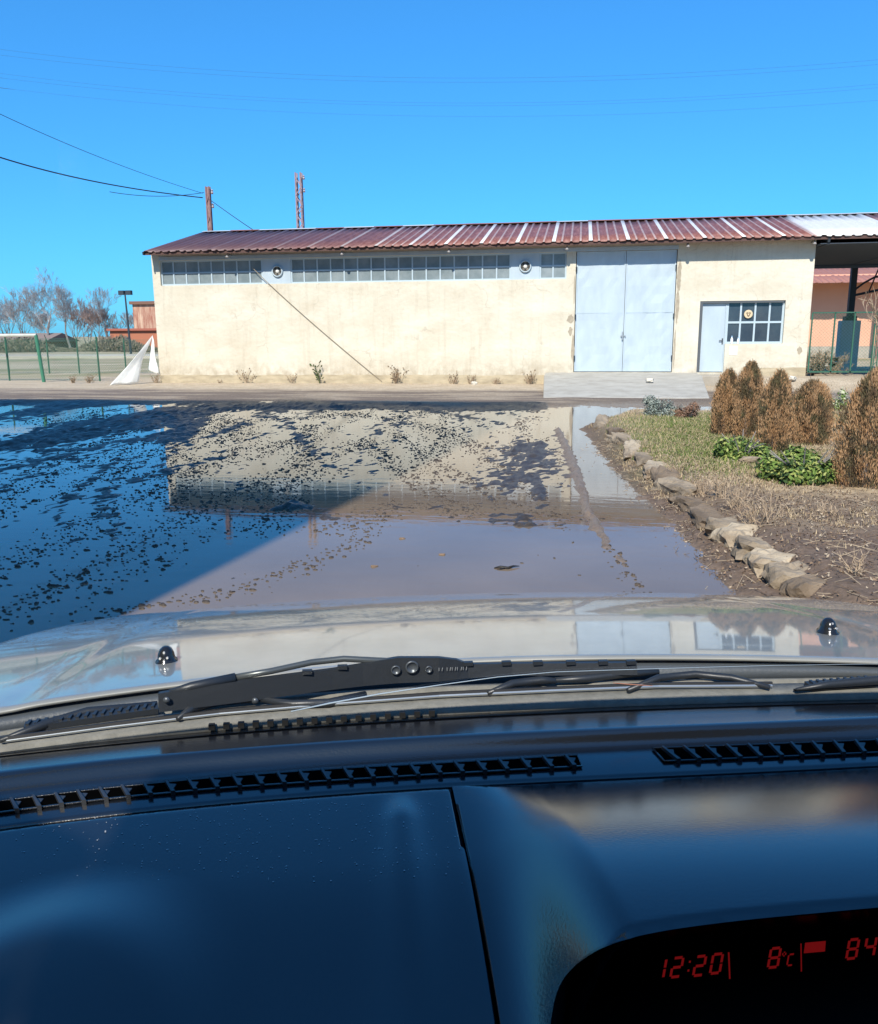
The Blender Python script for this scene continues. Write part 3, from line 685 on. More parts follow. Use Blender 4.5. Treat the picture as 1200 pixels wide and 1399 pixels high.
tag(o, 'white sheet hanging from the left corner of the shed and spread to the ground', 'tarp')

# ------------------------------------------------------------------ left: fences, pole, trees, brick buildings
def fence(x0, x1, Y, h, posts, label, z=0.0, sp=.1, r=.002):
    t = thing('chain_link_fence', ((x0+x1)/2, Y, z), label, 'fence'); c = (x0+x1)/2
    for x in posts:
        m_ = MB(); m_.tube([(x-c, 0, -.05), (x-c, 0, h+.04)], .028, 8); m_.tube([(x-c, 0, h+.04), (x-c+.0, -.10, h+.22)], .014, 6); m_.build('fence_post', greenp, t)
    m_ = MB(); wires(m_, x0-c, x1-c, .05, h, .0, sp, r)
    for zz in (.05, h*.5, h): m_.bar((x0-c, 0, zz), (x1-c, 0, zz), .006, .006)
    m_.build('wire_mesh', meshm, t)
    return t
fx = lambda px, Y, py=500: q(px, py, Y).x
zf2 = q(133, 462, .9).z
p2 = fx(135, .9)
fence(-24, p2, .9, zf2-.0, [p2, fx(45, .9)-.9, -20.5], 'nearer green chain link fence running left from the white sheet')
fh = q(60, 465, 6.0).z
fence(fx(-60, 6), -12.9, 6.0, fh, [fx(12, 6), fx(67, 6), fx(108, 6), fx(172, 6)], 'farther green chain link fence behind the first one')
# goal-like frame: thick green post with pale crossbar
gp = q(50, 458, .2)
t = thing('goal_frame', (gp.x, .2, 0), 'thick green post carrying a pale crossbar at the left edge', 'frame')
m_ = MB(); m_.tube([(0.1, 0, -.05), (-.02, 0, gp.z)], .055, 10); m_.build('post', mat('bright_green_paint', (.045, .20, .12), .5, .4, noise=(5, .4, (.08, .16, .10))), t)
m_ = MB(); m_.tube([(0, 0, gp.z), (-4.5, 0, gp.z+.0)], .05, 8); m_.build('crossbar', mat('pale_pipe', (.55, .56, .5), .6, .3, noise=(4, .5, (.35, .36, .3))), t)
# flood light pole
fp = q(171, 402, 38)
t = thing('floodlight_pole', (fp.x, 38, 0), 'thin floodlight mast with two lamp heads before the ruined brick tower', 'lamp')
m_ = MB(); m_.tube([(0.1, 0, -.2), (0, 0, fp.z)], [.10, .06], 8); m_.build('pole', darkm, t)
for dx in (-.28, .32):
    m_ = MB(); m_.box((dx-.22, -.12, fp.z-.05), (dx+.22, .18, fp.z+.28)); m_.build('lamp_head', darkm, t)
m_ = MB(); m_.bar((-.4, 0, fp.z), (.45, 0, fp.z), .06, .06); m_.build('crossarm', darkm, t)
# brick buildings
brick = mat('red_brick', (.32, .13, .09), .9, .2, noise=(1.6, 1, (.60, .42, .30), (1.5, 1, .3)), bump=(8, .3, .03))
brick2 = mat('orange_brick', (.42, .16, .09), .9, .2, noise=(.8, .4, (.33, .13, .08)))
a = q(181, 416, 70); b_ = q(230, 414, 70)
t = thing('brick_tower', ((a.x+b_.x)/2+1, 70, 0), 'taller ruined red brick block with pale streaks beside the shed', 'building')
w2 = (b_.x-a.x)/2+1
m_ = MB(); m_.box((-w2, 0, -.5), (w2, 6, a.z)); m_.build('wall', brick, t)
m_ = MB(); m_.box((-w2-.25, -.3, a.z), (w2+.25, 6.2, a.z+.35)); m_.build('roof_slab', mat('roof_slab', (.20, .11, .08), .9, .2), t)
a = q(150, 452, 58); b_ = q(235, 452, 58)
t = thing('low_brick_building', ((a.x+b_.x)/2, 58, 0), 'low orange brick building with a dark doorway behind the fence', 'building')
w2 = (b_.x-a.x)/2
m_ = MB(); m_.box((-w2, 0, -.5), (w2, 8, a.z)); m_.build('wall', brick2, t)
m_ = MB(); m_.box((-w2-.2, -.3, a.z), (w2+.2, 8.2, a.z+.22)); m_.build('roof_edge', mat('red_trim', (.36, .12, .08), .8, .2), t)
d0 = q(164, 470, 58).x-(a.x+b_.x)/2; d1 = q(178, 470, 58).x-(a.x+b_.x)/2
m_ = MB(); m_.box((d0, -.06, q(170, 484, 58).z), (d1, .02, q(170, 461, 58).z)); m_.build('doorway', glassk, t)
a = q(-30, 462, 60); b_ = q(60, 462, 60)
t = thing('long_low_shed', ((a.x+b_.x)/2, 60, 0), 'low dull red shed far behind the goal frame', 'building')
w2 = (b_.x-a.x)/2
m_ = MB(); m_.box((-w2, 0, -.5), (w2, 6, a.z-.4)); m_.build('wall', mat('dull_red', (.25, .12, .10), .9, .2, noise=(1, .5, (.16, .10, .09))), t)
m_ = MB(); m_.prism([(-w2-.3, -.5, a.z-.45), (-w2-.3, 3, a.z+.5), (-w2-.3, 6.5, a.z-.45)], (0, 0, 0), (2*w2+.6, 0, 0)); m_.build('roof', mat('dull_roof', (.22, .17, .15), .9, .2), t)

barkm = mat('grey_bark', (.25, .235, .225), .9, .1, noise=(3, .5, (.11, .095, .08)))
twigm = mat('twig', (.38, .36, .35), .9, .1)
def bare_tree(base, H, seed, label, group='bare trees behind the fence', spread=.5, levels=6, stems=1, r0_=None, twig=None, name='bare_tree', cat='tree', low=.28, rmin=.012, col=None):
    rr = random.Random(seed); t = thing(name, base, label, cat, group); tr = MB(); tw = MB()
    r0_ = r0_ or H*.018
    def grow(p, d, L_, r, lev):
        n_ = 4; pts = [p]; rs = [r]; q_ = p.copy(); dd = d.copy()
        for i in range(n_):
            dd = (dd+Vector((rr.gauss(0, .10), rr.gauss(0, .10), rr.gauss(.03, .06)))).normalized()
            q_ = q_+dd*L_/n_; pts.append(q_.copy()); rs.append(max(r*(1-.38*(i+1)/n_), rmin*.6))
        (tr if lev < 2 else tw).tube(pts, rs, 6 if lev < 2 else 3, cap=False)
        if lev >= levels: return
        nb = rr.choice((2, 3, 3)) if lev > 0 else rr.choice((3, 4))
        for k in range(nb):
            j = rr.choice((2, 3, 4)) if k else 4
            az = rr.uniform(0, 6.28); tilt = rr.uniform(.3, .8)*spread*1.6 if k else rr.uniform(.05, .3)
            ax_ = dd.orthogonal().normalized(); ax_.rotate(Matrix.Rotation(az, 3, dd))
            nd = (dd*math.cos(tilt)+ax_*math.sin(tilt)); nd.z += .12; nd.normalize()
            grow(pts[j], nd, L_*rr.uniform(.62, .82), max(rs[j]*rr.uniform(.55, .75), rmin*.6), lev+1)
    for s_ in range(stems):
        d = Vector((rr.gauss(0, .12 if stems == 1 else .3), rr.gauss(0, .12 if stems == 1 else .3), 1)).normalized()
        grow(Vector((rr.uniform(-.1, .1)*(stems > 1)*3, rr.uniform(-.1, .1)*(stems > 1), -.1)), d, H*low, r0_*(1 if stems == 1 else .6), 0)
    tr.build('trunk', col or barkm, t); tw.build('crown', twig or twigm, t)
    return t
b0 = q(72, 482, 62)
bare_tree((b0.x-.5, 62, 0), 10.0, 3, 'large bare tree, left one of the big pair behind the fence', levels=8, spread=.62, rmin=.011, low=.25)
bare_tree((q(84, 482, 62).x+.3, 63.5, 0), 8.4, 19, 'large bare tree, right one of the big pair behind the fence', levels=8, spread=.62, rmin=.011, low=.25)
bare_tree((q(152, 482, 75).x, 75, 0), 8.6, 5, 'bare tree beside the floodlight mast', levels=7, spread=.40, rmin=.016)
k = 0
names_ = ['low bare tree far at the left edge', 'low bare tree behind the goal crossbar', 'low bare tree left of the big pair', 'reddish thicket tree at the foot of the big pair', 'reddish thicket tree between the big pair and the mast', 'low bare tree just left of the mast', 'low bare tree just right of the mast', 'small bare tree before the big pair']
for i, (px, hgt) in enumerate(((-12, 6.0), (14, 6.4), (36, 6.0), (100, 4.8), (122, 5.2), (138, 4.4), (185, 4.0), (60, 4.4))):
    Yt = 80+6*math.sin(i*2.1)
    bare_tree((q(px, 480, Yt).x, Yt, 0), hgt*1.25, 40+i, names_[i], 'low bare trees on the skyline', levels=6, stems=3, spread=.6, rmin=.022, twig=mat('reddish_twig', (.32, .24, .21), .9, .1) if i in (3, 4, 5) else None, low=.3)
# dense far hedge (uncountable scrub)
sc_ = MB()
for i in range(2600):
    px = random.uniform(-80, 215); Yt = random.uniform(46, 56); x = q(px, 480, Yt).x
    h = random.uniform(.4, 1.4)*(.7+.5*math.sin(px*.05)); z = 0
    p = Vector((x, Yt, z)); d = Vector((random.gauss(0, .35), random.gauss(0, .3), 1)).normalized()
    sc_.tube([p, p+d*h*.5, p+d*h+Vector((random.gauss(0, .15), 0, 0))], [.045, .03, .015], 3, cap=False)
    for _ in range(2):
        c = p+d*h*random.uniform(.3, 1); s = random.uniform(.08, .2)
        e = Vector((random.gauss(0, 1), random.gauss(0, .4), random.gauss(0, 1))).normalized()*s; f_ = e.orthogonal().normalized()*s*.6
        sc_.add([c-e, c+f_, c+e, c-f_], [(0, 1, 2, 3)], 1)
o = sc_.build('scrub', None, mats=[mat('scrub_stem', (.22, .18, .14), .9, .1), mat('scrub_leaf', (.17, .145, .10), .9, .1)]); tag(o, 'tangled dark scrub behind the fences on the left', 'scrub', kind='stuff')
# pale road strip beyond
a = onz(-60, 494, 0); b_ = onz(200, 494, 0)
m_ = MB(); m_.box((-80, 27, -.1), (-13.2, 31.5, .16)); o = m_.build('path', mat('pale_road', (.46, .42, .34), .9, .2)); tag(o, kind='structure')

# ------------------------------------------------------------------ poles behind the shed and wires
def lattice_pole(px, pytop, Y, wpx, label, rust, solid=False):
    tp_ = q(px, pytop, Y); wd = wpx/FPX*(Y+25)/2
    t = thing('lattice_pole' if not solid else 'utility_pole', (tp_.x, Y, 0), label, 'pole')
    m_ = MB(); H_ = tp_.z
    for sx in (-1, 1):
        for sy in (-1, 1): m_.bar((sx*wd, sy*wd, -.1), (sx*wd*.85, sy*wd*.85, H_), .05, .05)
    n_ = int(H_/.4)
    for i in range(n_):
        z0_, z1_ = i*.4, (i+1)*.4; s_ = 1 if i % 2 else -1
        m_.bar((-wd*s_, -wd, z0_), (wd*s_, -wd, z1_), .03, .03); m_.bar((-wd*s_, wd, z0_), (wd*s_, wd, z1_), .03, .03)
        m_.bar((-wd, -wd*s_, z0_), (-wd, wd*s_, z1_), .03, .03); m_.bar((wd, -wd*s_, z0_), (wd, wd*s_, z1_), .03, .03)
    if solid: m_.box((-wd*.6, -wd*.6, 0), (wd*.6, wd*.6, H_-.02))
    m_.build('pole_body', rust, t)
    for z_ in (H_-.25, H_-.8):
        i_ = MB(); i_.lathe([(.03, -.05), (.06, 0), (.03, .06), (.05, .1), (.02, .14)], c=(wd+.1, 0, z_), n=10); i_.build('insulator', mat('insulator', (.35, .3, .3), .4, .5), t)
    return t, tp_
rustp = mat('rusty_pole', (.27, .15, .14), .8, .3, noise=(6, .5, (.40, .28, .26)))
rp2 = mat('rusty_lattice', (.36, .22, .21), .8, .3, noise=(6, .5, (.5, .42, .42)))
_, pA = lattice_pole(284, 255, 10, 5, 'short rusty pole carrying the cables behind the left roof end', rustp, True)
_, pB = lattice_pole(408, 236, 14, 8, 'taller rusty lattice mast behind the shed roof', rp2)
wirem = mat('black_wire', (.03, .04, .05), .6, .3)
def wire(pts_px, Ys, r, label, group, thick_part=0):
    """sagging wire through given picture points at given distances"""
    P_ = [ony(a, b_, Y) for (a, b_), Y in zip(pts_px, Ys)]
    A_, B_, D_ = P_
    pts = []
    # parabola through three points parametrised by chord fraction
    tm = (B_-A_).dot(D_-A_)/(D_-A_).length_squared
    for i in range(121):
        t = i/120
        l0 = (t-tm)*(t-1)/((0-tm)*(0-1)); l1 = t*(t-1)/(tm*(tm-1)); l2 = t*(t-tm)/(1*(1-tm))
        pts.append(A_*l0+B_*l1+D_*l2)
    m_ = MB(); m_.tube(pts, [(.0055 if k/120 < thick_part else r) for k in range(121)], 5); o = m_.build('overhead_wire', wirem); tag(o, label, 'wire', group); return o  # left part drawn thicker so it shows darker; the thickening is added
gA = 'wires running to the rusty pole'
wire([(-260, 95), (60, 232), (277, 270)], [-8, 2, 10], .022, 'thick black cable sagging from the left to the rusty pole', gA)
wire([(-260, 20), (100, 200), (277, 264)], [-8, 2, 10], .009, 'thin faint wire above the thick cable to the rusty pole', gA)
wire([(150, 262), (215, 268), (279, 263)], [6, 8, 10], .012, 'short wire stub just above the thick cable at the rusty pole', gA)
wire([(286, 272), (318, 295), (352, 318)], [10, 7, RY+.1], .014, 'short cable dropping from the rusty pole to the shed ridge', gA)
gB = 'parallel power lines across the sky'
for i, (ya, ym, yb) in enumerate(((62, 104, 82), (74, 110, 90), (92, 138, 114), (103, 142, 121), (118, 156, 141))):
    wire([(-500, ya-88), (470, ym), (1600, yb-45)], [-2+i*.6, -2+i*.6, -2+i*.6], .0018, ['topmost of the five power lines across the sky', 'second highest power line across the sky', 'middle of the five power lines across the sky', 'second lowest power line across the sky', 'lowest of the five power lines across the sky'][i], gB, thick_part=[.242, .254, .268, .285, .294][i])

# crumbs of mud strewn over the shallow water: uncountable
TRK = [([(905, 840), (870, 795), (832, 742)], .05), ([(520, 700), (480, 745), (330, 800), (150, 835)], .10), ([(540, 590), (600, 632), (700, 690), (780, 705)], .14), ([(590, 580), (660, 618), (740, 680)], .12), ([(500, 600), (560, 650), (640, 700)], .14),
       ([(-60, 705), (90, 640), (250, 585)], .16), ([(-60, 690), (80, 625), (220, 575)], .12), ([(-40, 790), (150, 700), (330, 610)], .2), ([(0, 840), (180, 745), (360, 650)], .16), ([(360, 720), (410, 640), (425, 580)], .2), ([(440, 560), (560, 575), (660, 610)], .2),
       ([(240, 600), (330, 575), (470, 565)], .3), ([(240, 600), (235, 640), (250, 690)], .2), ([(330, 600), (300, 570), (270, 560)], .3), ([(470, 720), (540, 690), (640, 690)], .2)]
def clods(N, seed):
    rg = np.random.default_rng(seed); V_ = []; F_ = []; P_ = []
    while len(P_) < N:
        n_ = 20000; d_ = 3.6+16*rg.random(n_)**.8; a_ = rg.uniform(-.76, .30, n_)
        x = CAM.x+np.sin(a_)*d_; y = CAM.y+np.cos(a_)*d_
        x, y = x-.0, y
        h_, dS_, rd_, bs_, lu, fi, m1, m2 = ground_h(x[None], y[None]); h_ = h_[0]
        dep = WATER_Z-h_
        a1 = rad(94); s1 = x*math.sin(a1)-y*math.cos(a1); l1 = x*math.cos(a1)+y*math.sin(a1)
        st = fbm(s1*2.6+3, l1*.22, 3)*.6+fbm(x*2.2+30, y*.8, 3)*.4
        trk = sum(np.exp(-(pdist(x, y, P2(t_))/w_)**2) for t_, w_ in TRK)
        pr_ = np.maximum(np.clip((st-.47)*4.6, 0, 1)**2.0*sstep(.055, .02, dep)*(1-sstep(-16.2, -18.6, y)*sstep(-4.5, -2.2, x+.2*(y+18))*.97), np.clip(trk, 0, 1)*1.0*(rg.random(n_) < .8))
        ok = (rg.random(n_) < pr_) & (h_ < WATER_Z+.02) & (y < -7.5) & (dS_[0] < -.1) & (rd_[0] < .1)
        P_ += list(np.stack([x[ok], y[ok]], -1))
    P_ = np.array(P_[:N]); 
    base = [(math.cos(k*1.0472), math.sin(k*1.0472)) for k in range(6)]
    r_ = rg.uniform(.005, .013, N)*(1+.8*(rg.random(N) < .10)); v = np.zeros((N, 13, 3)); rot = rg.uniform(0, 6.28, N); asp = rg.uniform(.8, 1.5, N)
    for k in range(6):
        j_ = rg.uniform(.3, 1.5, N); an_ = k*1.0472+rot; bx_, by_ = np.cos(an_)*asp, np.sin(an_)/asp; v[:, k, 0] = bx_*r_*j_*1.3; v[:, k, 1] = by_*r_*j_; v[:, k, 2] = -.012
        j2 = j_*rg.uniform(.4, .8, N); v[:, k+6, 0] = bx_*r_*j2*1.3; v[:, k+6, 1] = by_*r_*j2; v[:, k+6, 2] = r_*rg.uniform(.05, .6, N)
    v[:, 12, 2] = r_*rg.uniform(.4, .8, N); v[:, :, 0] += P_[:, 0:1]; v[:, :, 1] += P_[:, 1:2]; v[:, :, 2] += WATER_Z
    f = [(k, (k+1) % 6, 6+(k+1) % 6) for k in range(6)]+[(k, 6+(k+1) % 6, 6+k) for k in range(6)]+[(6+k, 6+(k+1) % 6, 12) for k in range(6)]
    F_ = (np.array(f)[None]+13*np.arange(N)[:, None, None]).reshape(-1, 3)
    o = raw('mud_crumbs', v.reshape(-1, 3), F_, mat('wet_mud', (.055, .043, .034), .55, .3)); tag(o, 'dark crumbs of mud scattered over the shallow puddle', 'mud', kind='stuff')
clods(12500, 21)

# ------------------------------------------------------------------ planted bed
def gh(x, y):
    a = ground_h(np.array([[x]]), np.array([[y]]))[0]; return float(a[0, 0])
def leafmat(name, c1, c2, sc=3.0, trans=.0):
    return mat(name, c1, .75, .25, noise=(sc, 1.0, c2))
cyp_brown = leafmat('dry_cypress', (.41, .235, .115), (.52, .33, .18), 5)
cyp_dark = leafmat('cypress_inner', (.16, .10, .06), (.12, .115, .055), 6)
def cypress(px, pyb, pyt, wpx, seed, label, z=.17, lean=0, dark=.3):
    rr = random.Random(seed); b = onz(px, pyb, z); b.z = z-.02
    dist = (Vector((b.x, b.y, 0))-Vector((CAM.x, CAM.y, 0))).length
    # height from the picture scale at this distance
    dvec = (b-CAM).dot(fw); H_ = (pyb-pyt)/FPX*dvec*1.03; R_ = wpx/2/FPX*dvec
    t = thing('cypress', b, label, 'shrub', 'brown columnar cypresses in the bed')
    m_ = MB(); m_.tube([(0, 0, -.05), (0, 0, H_*.5), (lean*H_, 0, H_*.9)], [.035, .02, .006], 6); m_.build('trunk', barkm, t)
    N = int(34000*max(.7, R_/.28)); R_ *= .93; ta_ = np.array
    rg = np.random.default_rng(seed)
    h = rg.random(N)**.85
    prof = np.interp(h, [0, .08, .3, .55, .78, .92, 1], [.66, .88, 1, .97, .78, .50, .16])
    ang = rg.random(N)*2*np.pi
    lob = 1+.14*np.sin(ang*3+seed+h*3)+.13*np.sin(ang*6+h*13+seed*2)+.07*np.sin(ang*11-h*21)
    rr_ = (rg.random(N)**.32)*(1+.22*(rg.random(N) < .06))*(.90+.34*(fbm(ang*3.1+seed, h*14*H_+seed*5, 3)-.3))
    rad_ = R_*prof*lob*rr_
    px_, py_ = rad_*np.cos(ang)+lean*h*H_, rad_*np.sin(ang); pz_ = h*H_+rg.normal(0, .02, N)
    c = np.stack([px_, py_, pz_], -1)
    d = np.stack([np.cos(ang)*.28, np.sin(ang)*.28, np.ones(N)], -1)+rg.normal(0, .16, (N, 3)); d /= np.linalg.norm(d, axis=1)[:, None]
    s_ = rg.normal(0, 1, (N, 3)); s_ -= d*(s_*d).sum(1)[:, None]; s_ /= np.linalg.norm(s_, axis=1)[:, None]
    ln = rg.uniform(.015, .050, N)[:, None]; wd = rg.uniform(.0018, .0045, N)[:, None]
    V_ = np.stack([c-s_*wd*.5, c+d*ln*.5+s_*wd, c+d*ln, c+d*ln*.5-s_*wd], 1).reshape(-1, 3)
    F_ = np.arange(4*N).reshape(N, 4)
    cl = fbm(ang*2.6+seed*3, h*9*H_+seed, 3)
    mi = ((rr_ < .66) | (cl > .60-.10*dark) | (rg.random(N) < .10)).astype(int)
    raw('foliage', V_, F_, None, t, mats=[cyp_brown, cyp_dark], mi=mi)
    return t
cypress(987, 594, 511, 38, 1, 'slim brown cypress, first in the row beside the grey shrub', lean=.05)
cypress(1018, 598, 501, 42, 2, 'tallest-topped brown cypress, second in the row', lean=.03)
cypress(1056, 616, 514, 46, 3, 'brown cypress in the middle of the row with two green bushes at its foot', lean=.03)
cypress(1106, 606, 526, 62, 4, 'broad reddish cypress, fourth in the row behind the larger green bush', dark=.5)
cypress(1178, 662, 514, 84, 5, 'largest brown cypress at the right edge of the bed', lean=.06)
cypress(1252, 640, 520, 80, 6, 'brown cypress partly cut off by the right edge')

def leafy(name, px, py, wpx, hpx, seed, label, mats_, cat='bush', N=2600, ls=.03, z=.17, group=None, round_=False, stem=True):
    b = onz(px, py, z); b.z = gh(b.x, b.y)-.02; dv = (b-CAM).dot(fw); R_ = wpx/2/FPX*dv; H_ = hpx/FPX*dv
    t = thing(name, b, label, cat, group); rg = np.random.default_rng(seed)
    # clumpy crown: points around a handful of sub-clumps
    K = 13; ck = rg.normal(0, 1, (K, 3)); ck /= np.linalg.norm(ck, axis=1)[:, None]; ck[:, 2] = np.abs(ck[:, 2])*.9
    ck *= np.array([R_*.8, R_*.65, H_*.72])*rg.uniform(.3, 1.1, (K, 1))
    k_ = rg.integers(0, K, N); p = rg.normal(0, 1, (N, 3)); p /= np.linalg.norm(p, axis=1)[:, None]; p *= (rg.random((N, 1))**.4)*np.array([R_*.36, R_*.34, H_*.28])
    c = ck[k_]+p; c[:, 2] = np.abs(c[:, 2])+.01
    nrm = p/np.linalg.norm(p, axis=1)[:, None]+rg.normal(0, .5, (N, 3))+np.array([0, 0, .3]); nrm /= np.linalg.norm(nrm, axis=1)[:, None]
    d = rg.normal(0, 1, (N, 3)); d -= nrm*(d*nrm).sum(1)[:, None]; d /= np.linalg.norm(d, axis=1)[:, None]; s_ = np.cross(nrm, d)
    l_ = rg.uniform(.6, 1.3, (N, 1))*ls
    V_ = np.stack([c-d*l_, c+s_*l_*.45, c+d*l_, c-s_*l_*.45], 1).reshape(-1, 3)
    raw('foliage', V_, np.arange(4*N).reshape(N, 4), None, t, mats=mats_, mi=rg.integers(0, len(mats_), N))
    if stem:
        m_ = MB(); rr = random.Random(seed)
        for i in range(10):
            a = rr.uniform(0, 6.28); m_.tube([(0, 0, -.03), (R_*.4*math.cos(a), R_*.4*math.sin(a), H_*.4), (R_*.75*math.cos(a), R_*.7*math.sin(a), H_*rr.uniform(.5, .8))], [.012, .008, .004], 4)
        m_.build('stems', barkm, t)
    return t
gl1 = leafmat('leaf_green', (.10, .17, .035), (.17, .24, .05), 9); gl2 = leafmat('leaf_dark_green', (.035, .07, .02), (.06, .10, .03), 9)
gl3 = mat('leaf_yellow_green', (.30, .33, .09), .6, .4)
leafy('green_bush', 1014, 628, 78, 52, 1, 'small glossy green bush between the second and third cypress', [gl1, gl2, gl1, gl3], group='green leafy bushes under the cypresses', ls=.024, N=4200)
leafy('green_bush', 1094, 658, 116, 72, 2, 'larger glossy green bush in front of the reddish cypress', [gl1, gl2, gl1, gl3], group='green leafy bushes under the cypresses', N=8500, ls=.025)
leafy('green_bush', 1152, 560, 40, 38, 3, 'small pale variegated bush behind the cypress row', [mat('leaf_pale', (.45, .46, .30), .6, .3), gl1], group='green leafy bushes under the cypresses', N=900, ls=.03)
gs1 = leafmat('sage_leaf', (.22, .25, .21), (.33, .36, .31), 8); gs2 = leafmat('sage_dark', (.11, .14, .12), (.17, .20, .17), 8)
leafy('sage_shrub', 896, 572, 58, 33, 4, 'silvery grey-green shrub at the far tip of the bed', [gs1, gs2, gs1], 'shrub', N=3600, ls=.02, z=.1, group='silvery low shrubs')
leafy('sage_shrub', 925, 556, 40, 22, 5, 'second silvery shrub just behind, below the ramp corner', [gs1, gs2], 'shrub', N=2200, ls=.02, z=.1, group='silvery low shrubs')
leafy('dry_round_shrub', 942, 575, 40, 28, 6, 'low dry brown shrub between the silvery shrubs and the cypresses', [leafmat('dry_brown', (.20, .11, .07), (.28, .17, .11), 8)], 'shrub', N=2400, ls=.018, z=.12)

# kerb stones: earth coloured blocks, each one a thing
stone = mat('sandy_stone', (.36, .285, .20), .92, .2, noise=(3.5, 1, (.13, .10, .07)), bump=(18, .8, .03))
import bmesh
def rock(loc, size, rz, seed, label, m=stone, name='kerb_stone', cat='stone', group='sandy kerb stones along the puddle'):
    bm = bmesh.new(); bmesh.ops.create_icosphere(bm, subdivisions=4 if name != 'kerb_stone' else 3, radius=1)
    rr = np.random.default_rng(seed); off = rr.random(3)*20
    for v in bm.verts:
        c = v.co.copy(); k_ = 1/max(abs(c.x), abs(c.y), abs(c.z)); c = c.lerp(c*k_, .70)
        nn = fbm(np.array([c.x*1.7+off[0]]), np.array([c.y*1.7+c.z*2.3+off[1]]), 4)[0]-.5
        n3_ = fbm(np.array([c.x*4.3+off[2]]), np.array([c.y*4.3-c.z*3.9+off[0]]), 3)[0]-.5; n4_ = fbm(np.array([c.x*9+off[1]+c.z*7]), np.array([c.y*9-c.z*5+off[2]]), 3)[0]-.5; c *= 1+.50*nn+.42*n3_+.24*n4_; v.co = Vector((c.x*size[0], c.y*size[1], c.z*size[2]))
    me = bpy.data.meshes.new(name); bm.to_mesh(me); bm.free(); me.materials.append(m)
    for p in me.polygons: p.use_smooth = (name != 'kerb_stone')
    o = bpy.data.objects.new(name, me); C.objects.link(o); o.location = loc; o.rotation_euler = (rr.uniform(-.15, .15), rr.uniform(-.15, .15), rz)
    return tag(o, label, cat, group)
STN = [stone, mat('muddy_stone', (.24, .18, .125), .92, .2, noise=(4, 1, (.12, .088, .06)), bump=(18, .8, .03)), mat('pale_stone', (.50, .41, .29), .92, .2, noise=(4, 1, (.22, .165, .115)), bump=(18, .8, .03))]
KS = [(818, 578), (838, 590), (853, 603), (862, 615), (880, 628), (893, 641), (908, 655), (924, 667), (944, 684), (963, 702), (985, 720), (1004, 734), (1026, 748), (1046, 768), (1070, 786), (1098, 806)]
KL = ['farthest kerb stone, at the tip of the bed beside the grey shrub', 'dark muddy kerb stone second from the far tip', 'kerb stone third from the far tip', 'upright pale kerb stone fourth from the far tip', 'squarish kerb stone opposite the first cypress', 'kerb stone with a pale top, sixth from the far tip', 'kerb stone seventh from the far tip', 'last stone of the far stretch, at the edge of the dry twigs', 'low mud-caked kerb stone under the dry stalks', 'second low mud-caked kerb stone, half buried, before the paler near stones', 'first stone of the near stretch, after the half buried ones', 'second stone of the near stretch', 'broad stone of the near stretch beside the dry twigs', 'pale bulging stone of the near stretch', 'large kerb stone next to the nearest one at the bonnet', 'nearest kerb stone, half hidden by the bonnet']
for i, ((px, py), lb) in enumerate(zip(KS, KL)):
    p = onz(px, py, .06); dv = (p-CAM).dot(fw); nxt = onz(*KS[min(i+1, len(KS)-1)], .06) if i < len(KS)-1 else onz(1120, 822, .06)
    dd = nxt-p; L_ = min(dd.length, .75); ang = math.atan2(dd.y, dd.x)
    hgt = .10 if i < 8 else (.07 if i < 10 else .11)
    rock((p.x+(nxt.x-p.x)*.25, p.y+(nxt.y-p.y)*.25, .06 if i < 8 else .045), (L_*.58, .12 if i < 8 else .125, hgt*.85), ang+random.uniform(-.25, .25), 100+i, lb, m=STN[[0, 1, 0, 2, 0, 2, 1, 0, 1, 1, 0, 2, 0, 2, 0, 1][i]])
rock((*tuple(onz(1030, 628, .2))[:2], .19), (.14, .06, .035), .1, 201, 'flat pale stone lying on the grass between the two green bushes', name='flat_stone', group=None)
for i, (px, py, lb) in enumerate(((888, 520, 'white pebble near the office step'), (1083, 517, 'whitish lump of rubble at the foot of the office wall'), (657, 520, 'small pale lump of rubble by the wall weeds'))):
    p = onz(px, py, .03 if i == 2 else .26); rock((p.x, min(p.y, -.3), .04 if i == 2 else .27), (.09, .07, .05), i, 300+i, lb, m=mat('white_stone', (.6, .56, .48), .9, .2), name='rubble_lump', group=None)

# grass blades, dry stalks and leaf litter: uncountable
def blades(name, N, region, hrange, wd, mats_, label, seed, lean=.35, cat='grass'):
    rg = np.random.default_rng(seed); P_ = []
    while len(P_) < N:
        m_ = region(rg, 4000); P_ += list(m_)
    P_ = np.array(P_[:N]); z = ground_h(P_[:, 0:1], P_[:, 1:2])[0][:, 0]
    c = np.stack([P_[:, 0], P_[:, 1], z-.005], -1); a = rg.random(N)*6.28
    h = rg.uniform(*hrange, N)[:, None]; ln = rg.normal(0, lean, (N, 2))
    tip = c+np.concatenate([ln*h, h], 1); mid = c+np.concatenate([ln*h*.35, h*.55], 1)
    s_ = np.stack([np.cos(a), np.sin(a), 0*a], -1)*wd
    V_ = np.stack([c-s_, c+s_, mid+s_*.7, tip, mid-s_*.7], 1).reshape(-1, 3)
    o = raw(name, V_, np.arange(5*N).reshape(N, 5), None, mats=mats_, mi=rg.integers(0, len(mats_), N)); return tag(o, label, cat, kind='stuff')
def bed_region(dmin, dmax, y0, y1, dens):
    def f(rg, n_):
        x = rg.uniform(-.5, 7.5, n_); y = rg.uniform(y0, y1, n_); d = pdist(x, y, SHORE)
        k_ = (d > dmin) & (d < dmax) & (rg.random(n_) < dens(x, y, d)); return np.stack([x[k_], y[k_]], -1)
    return f
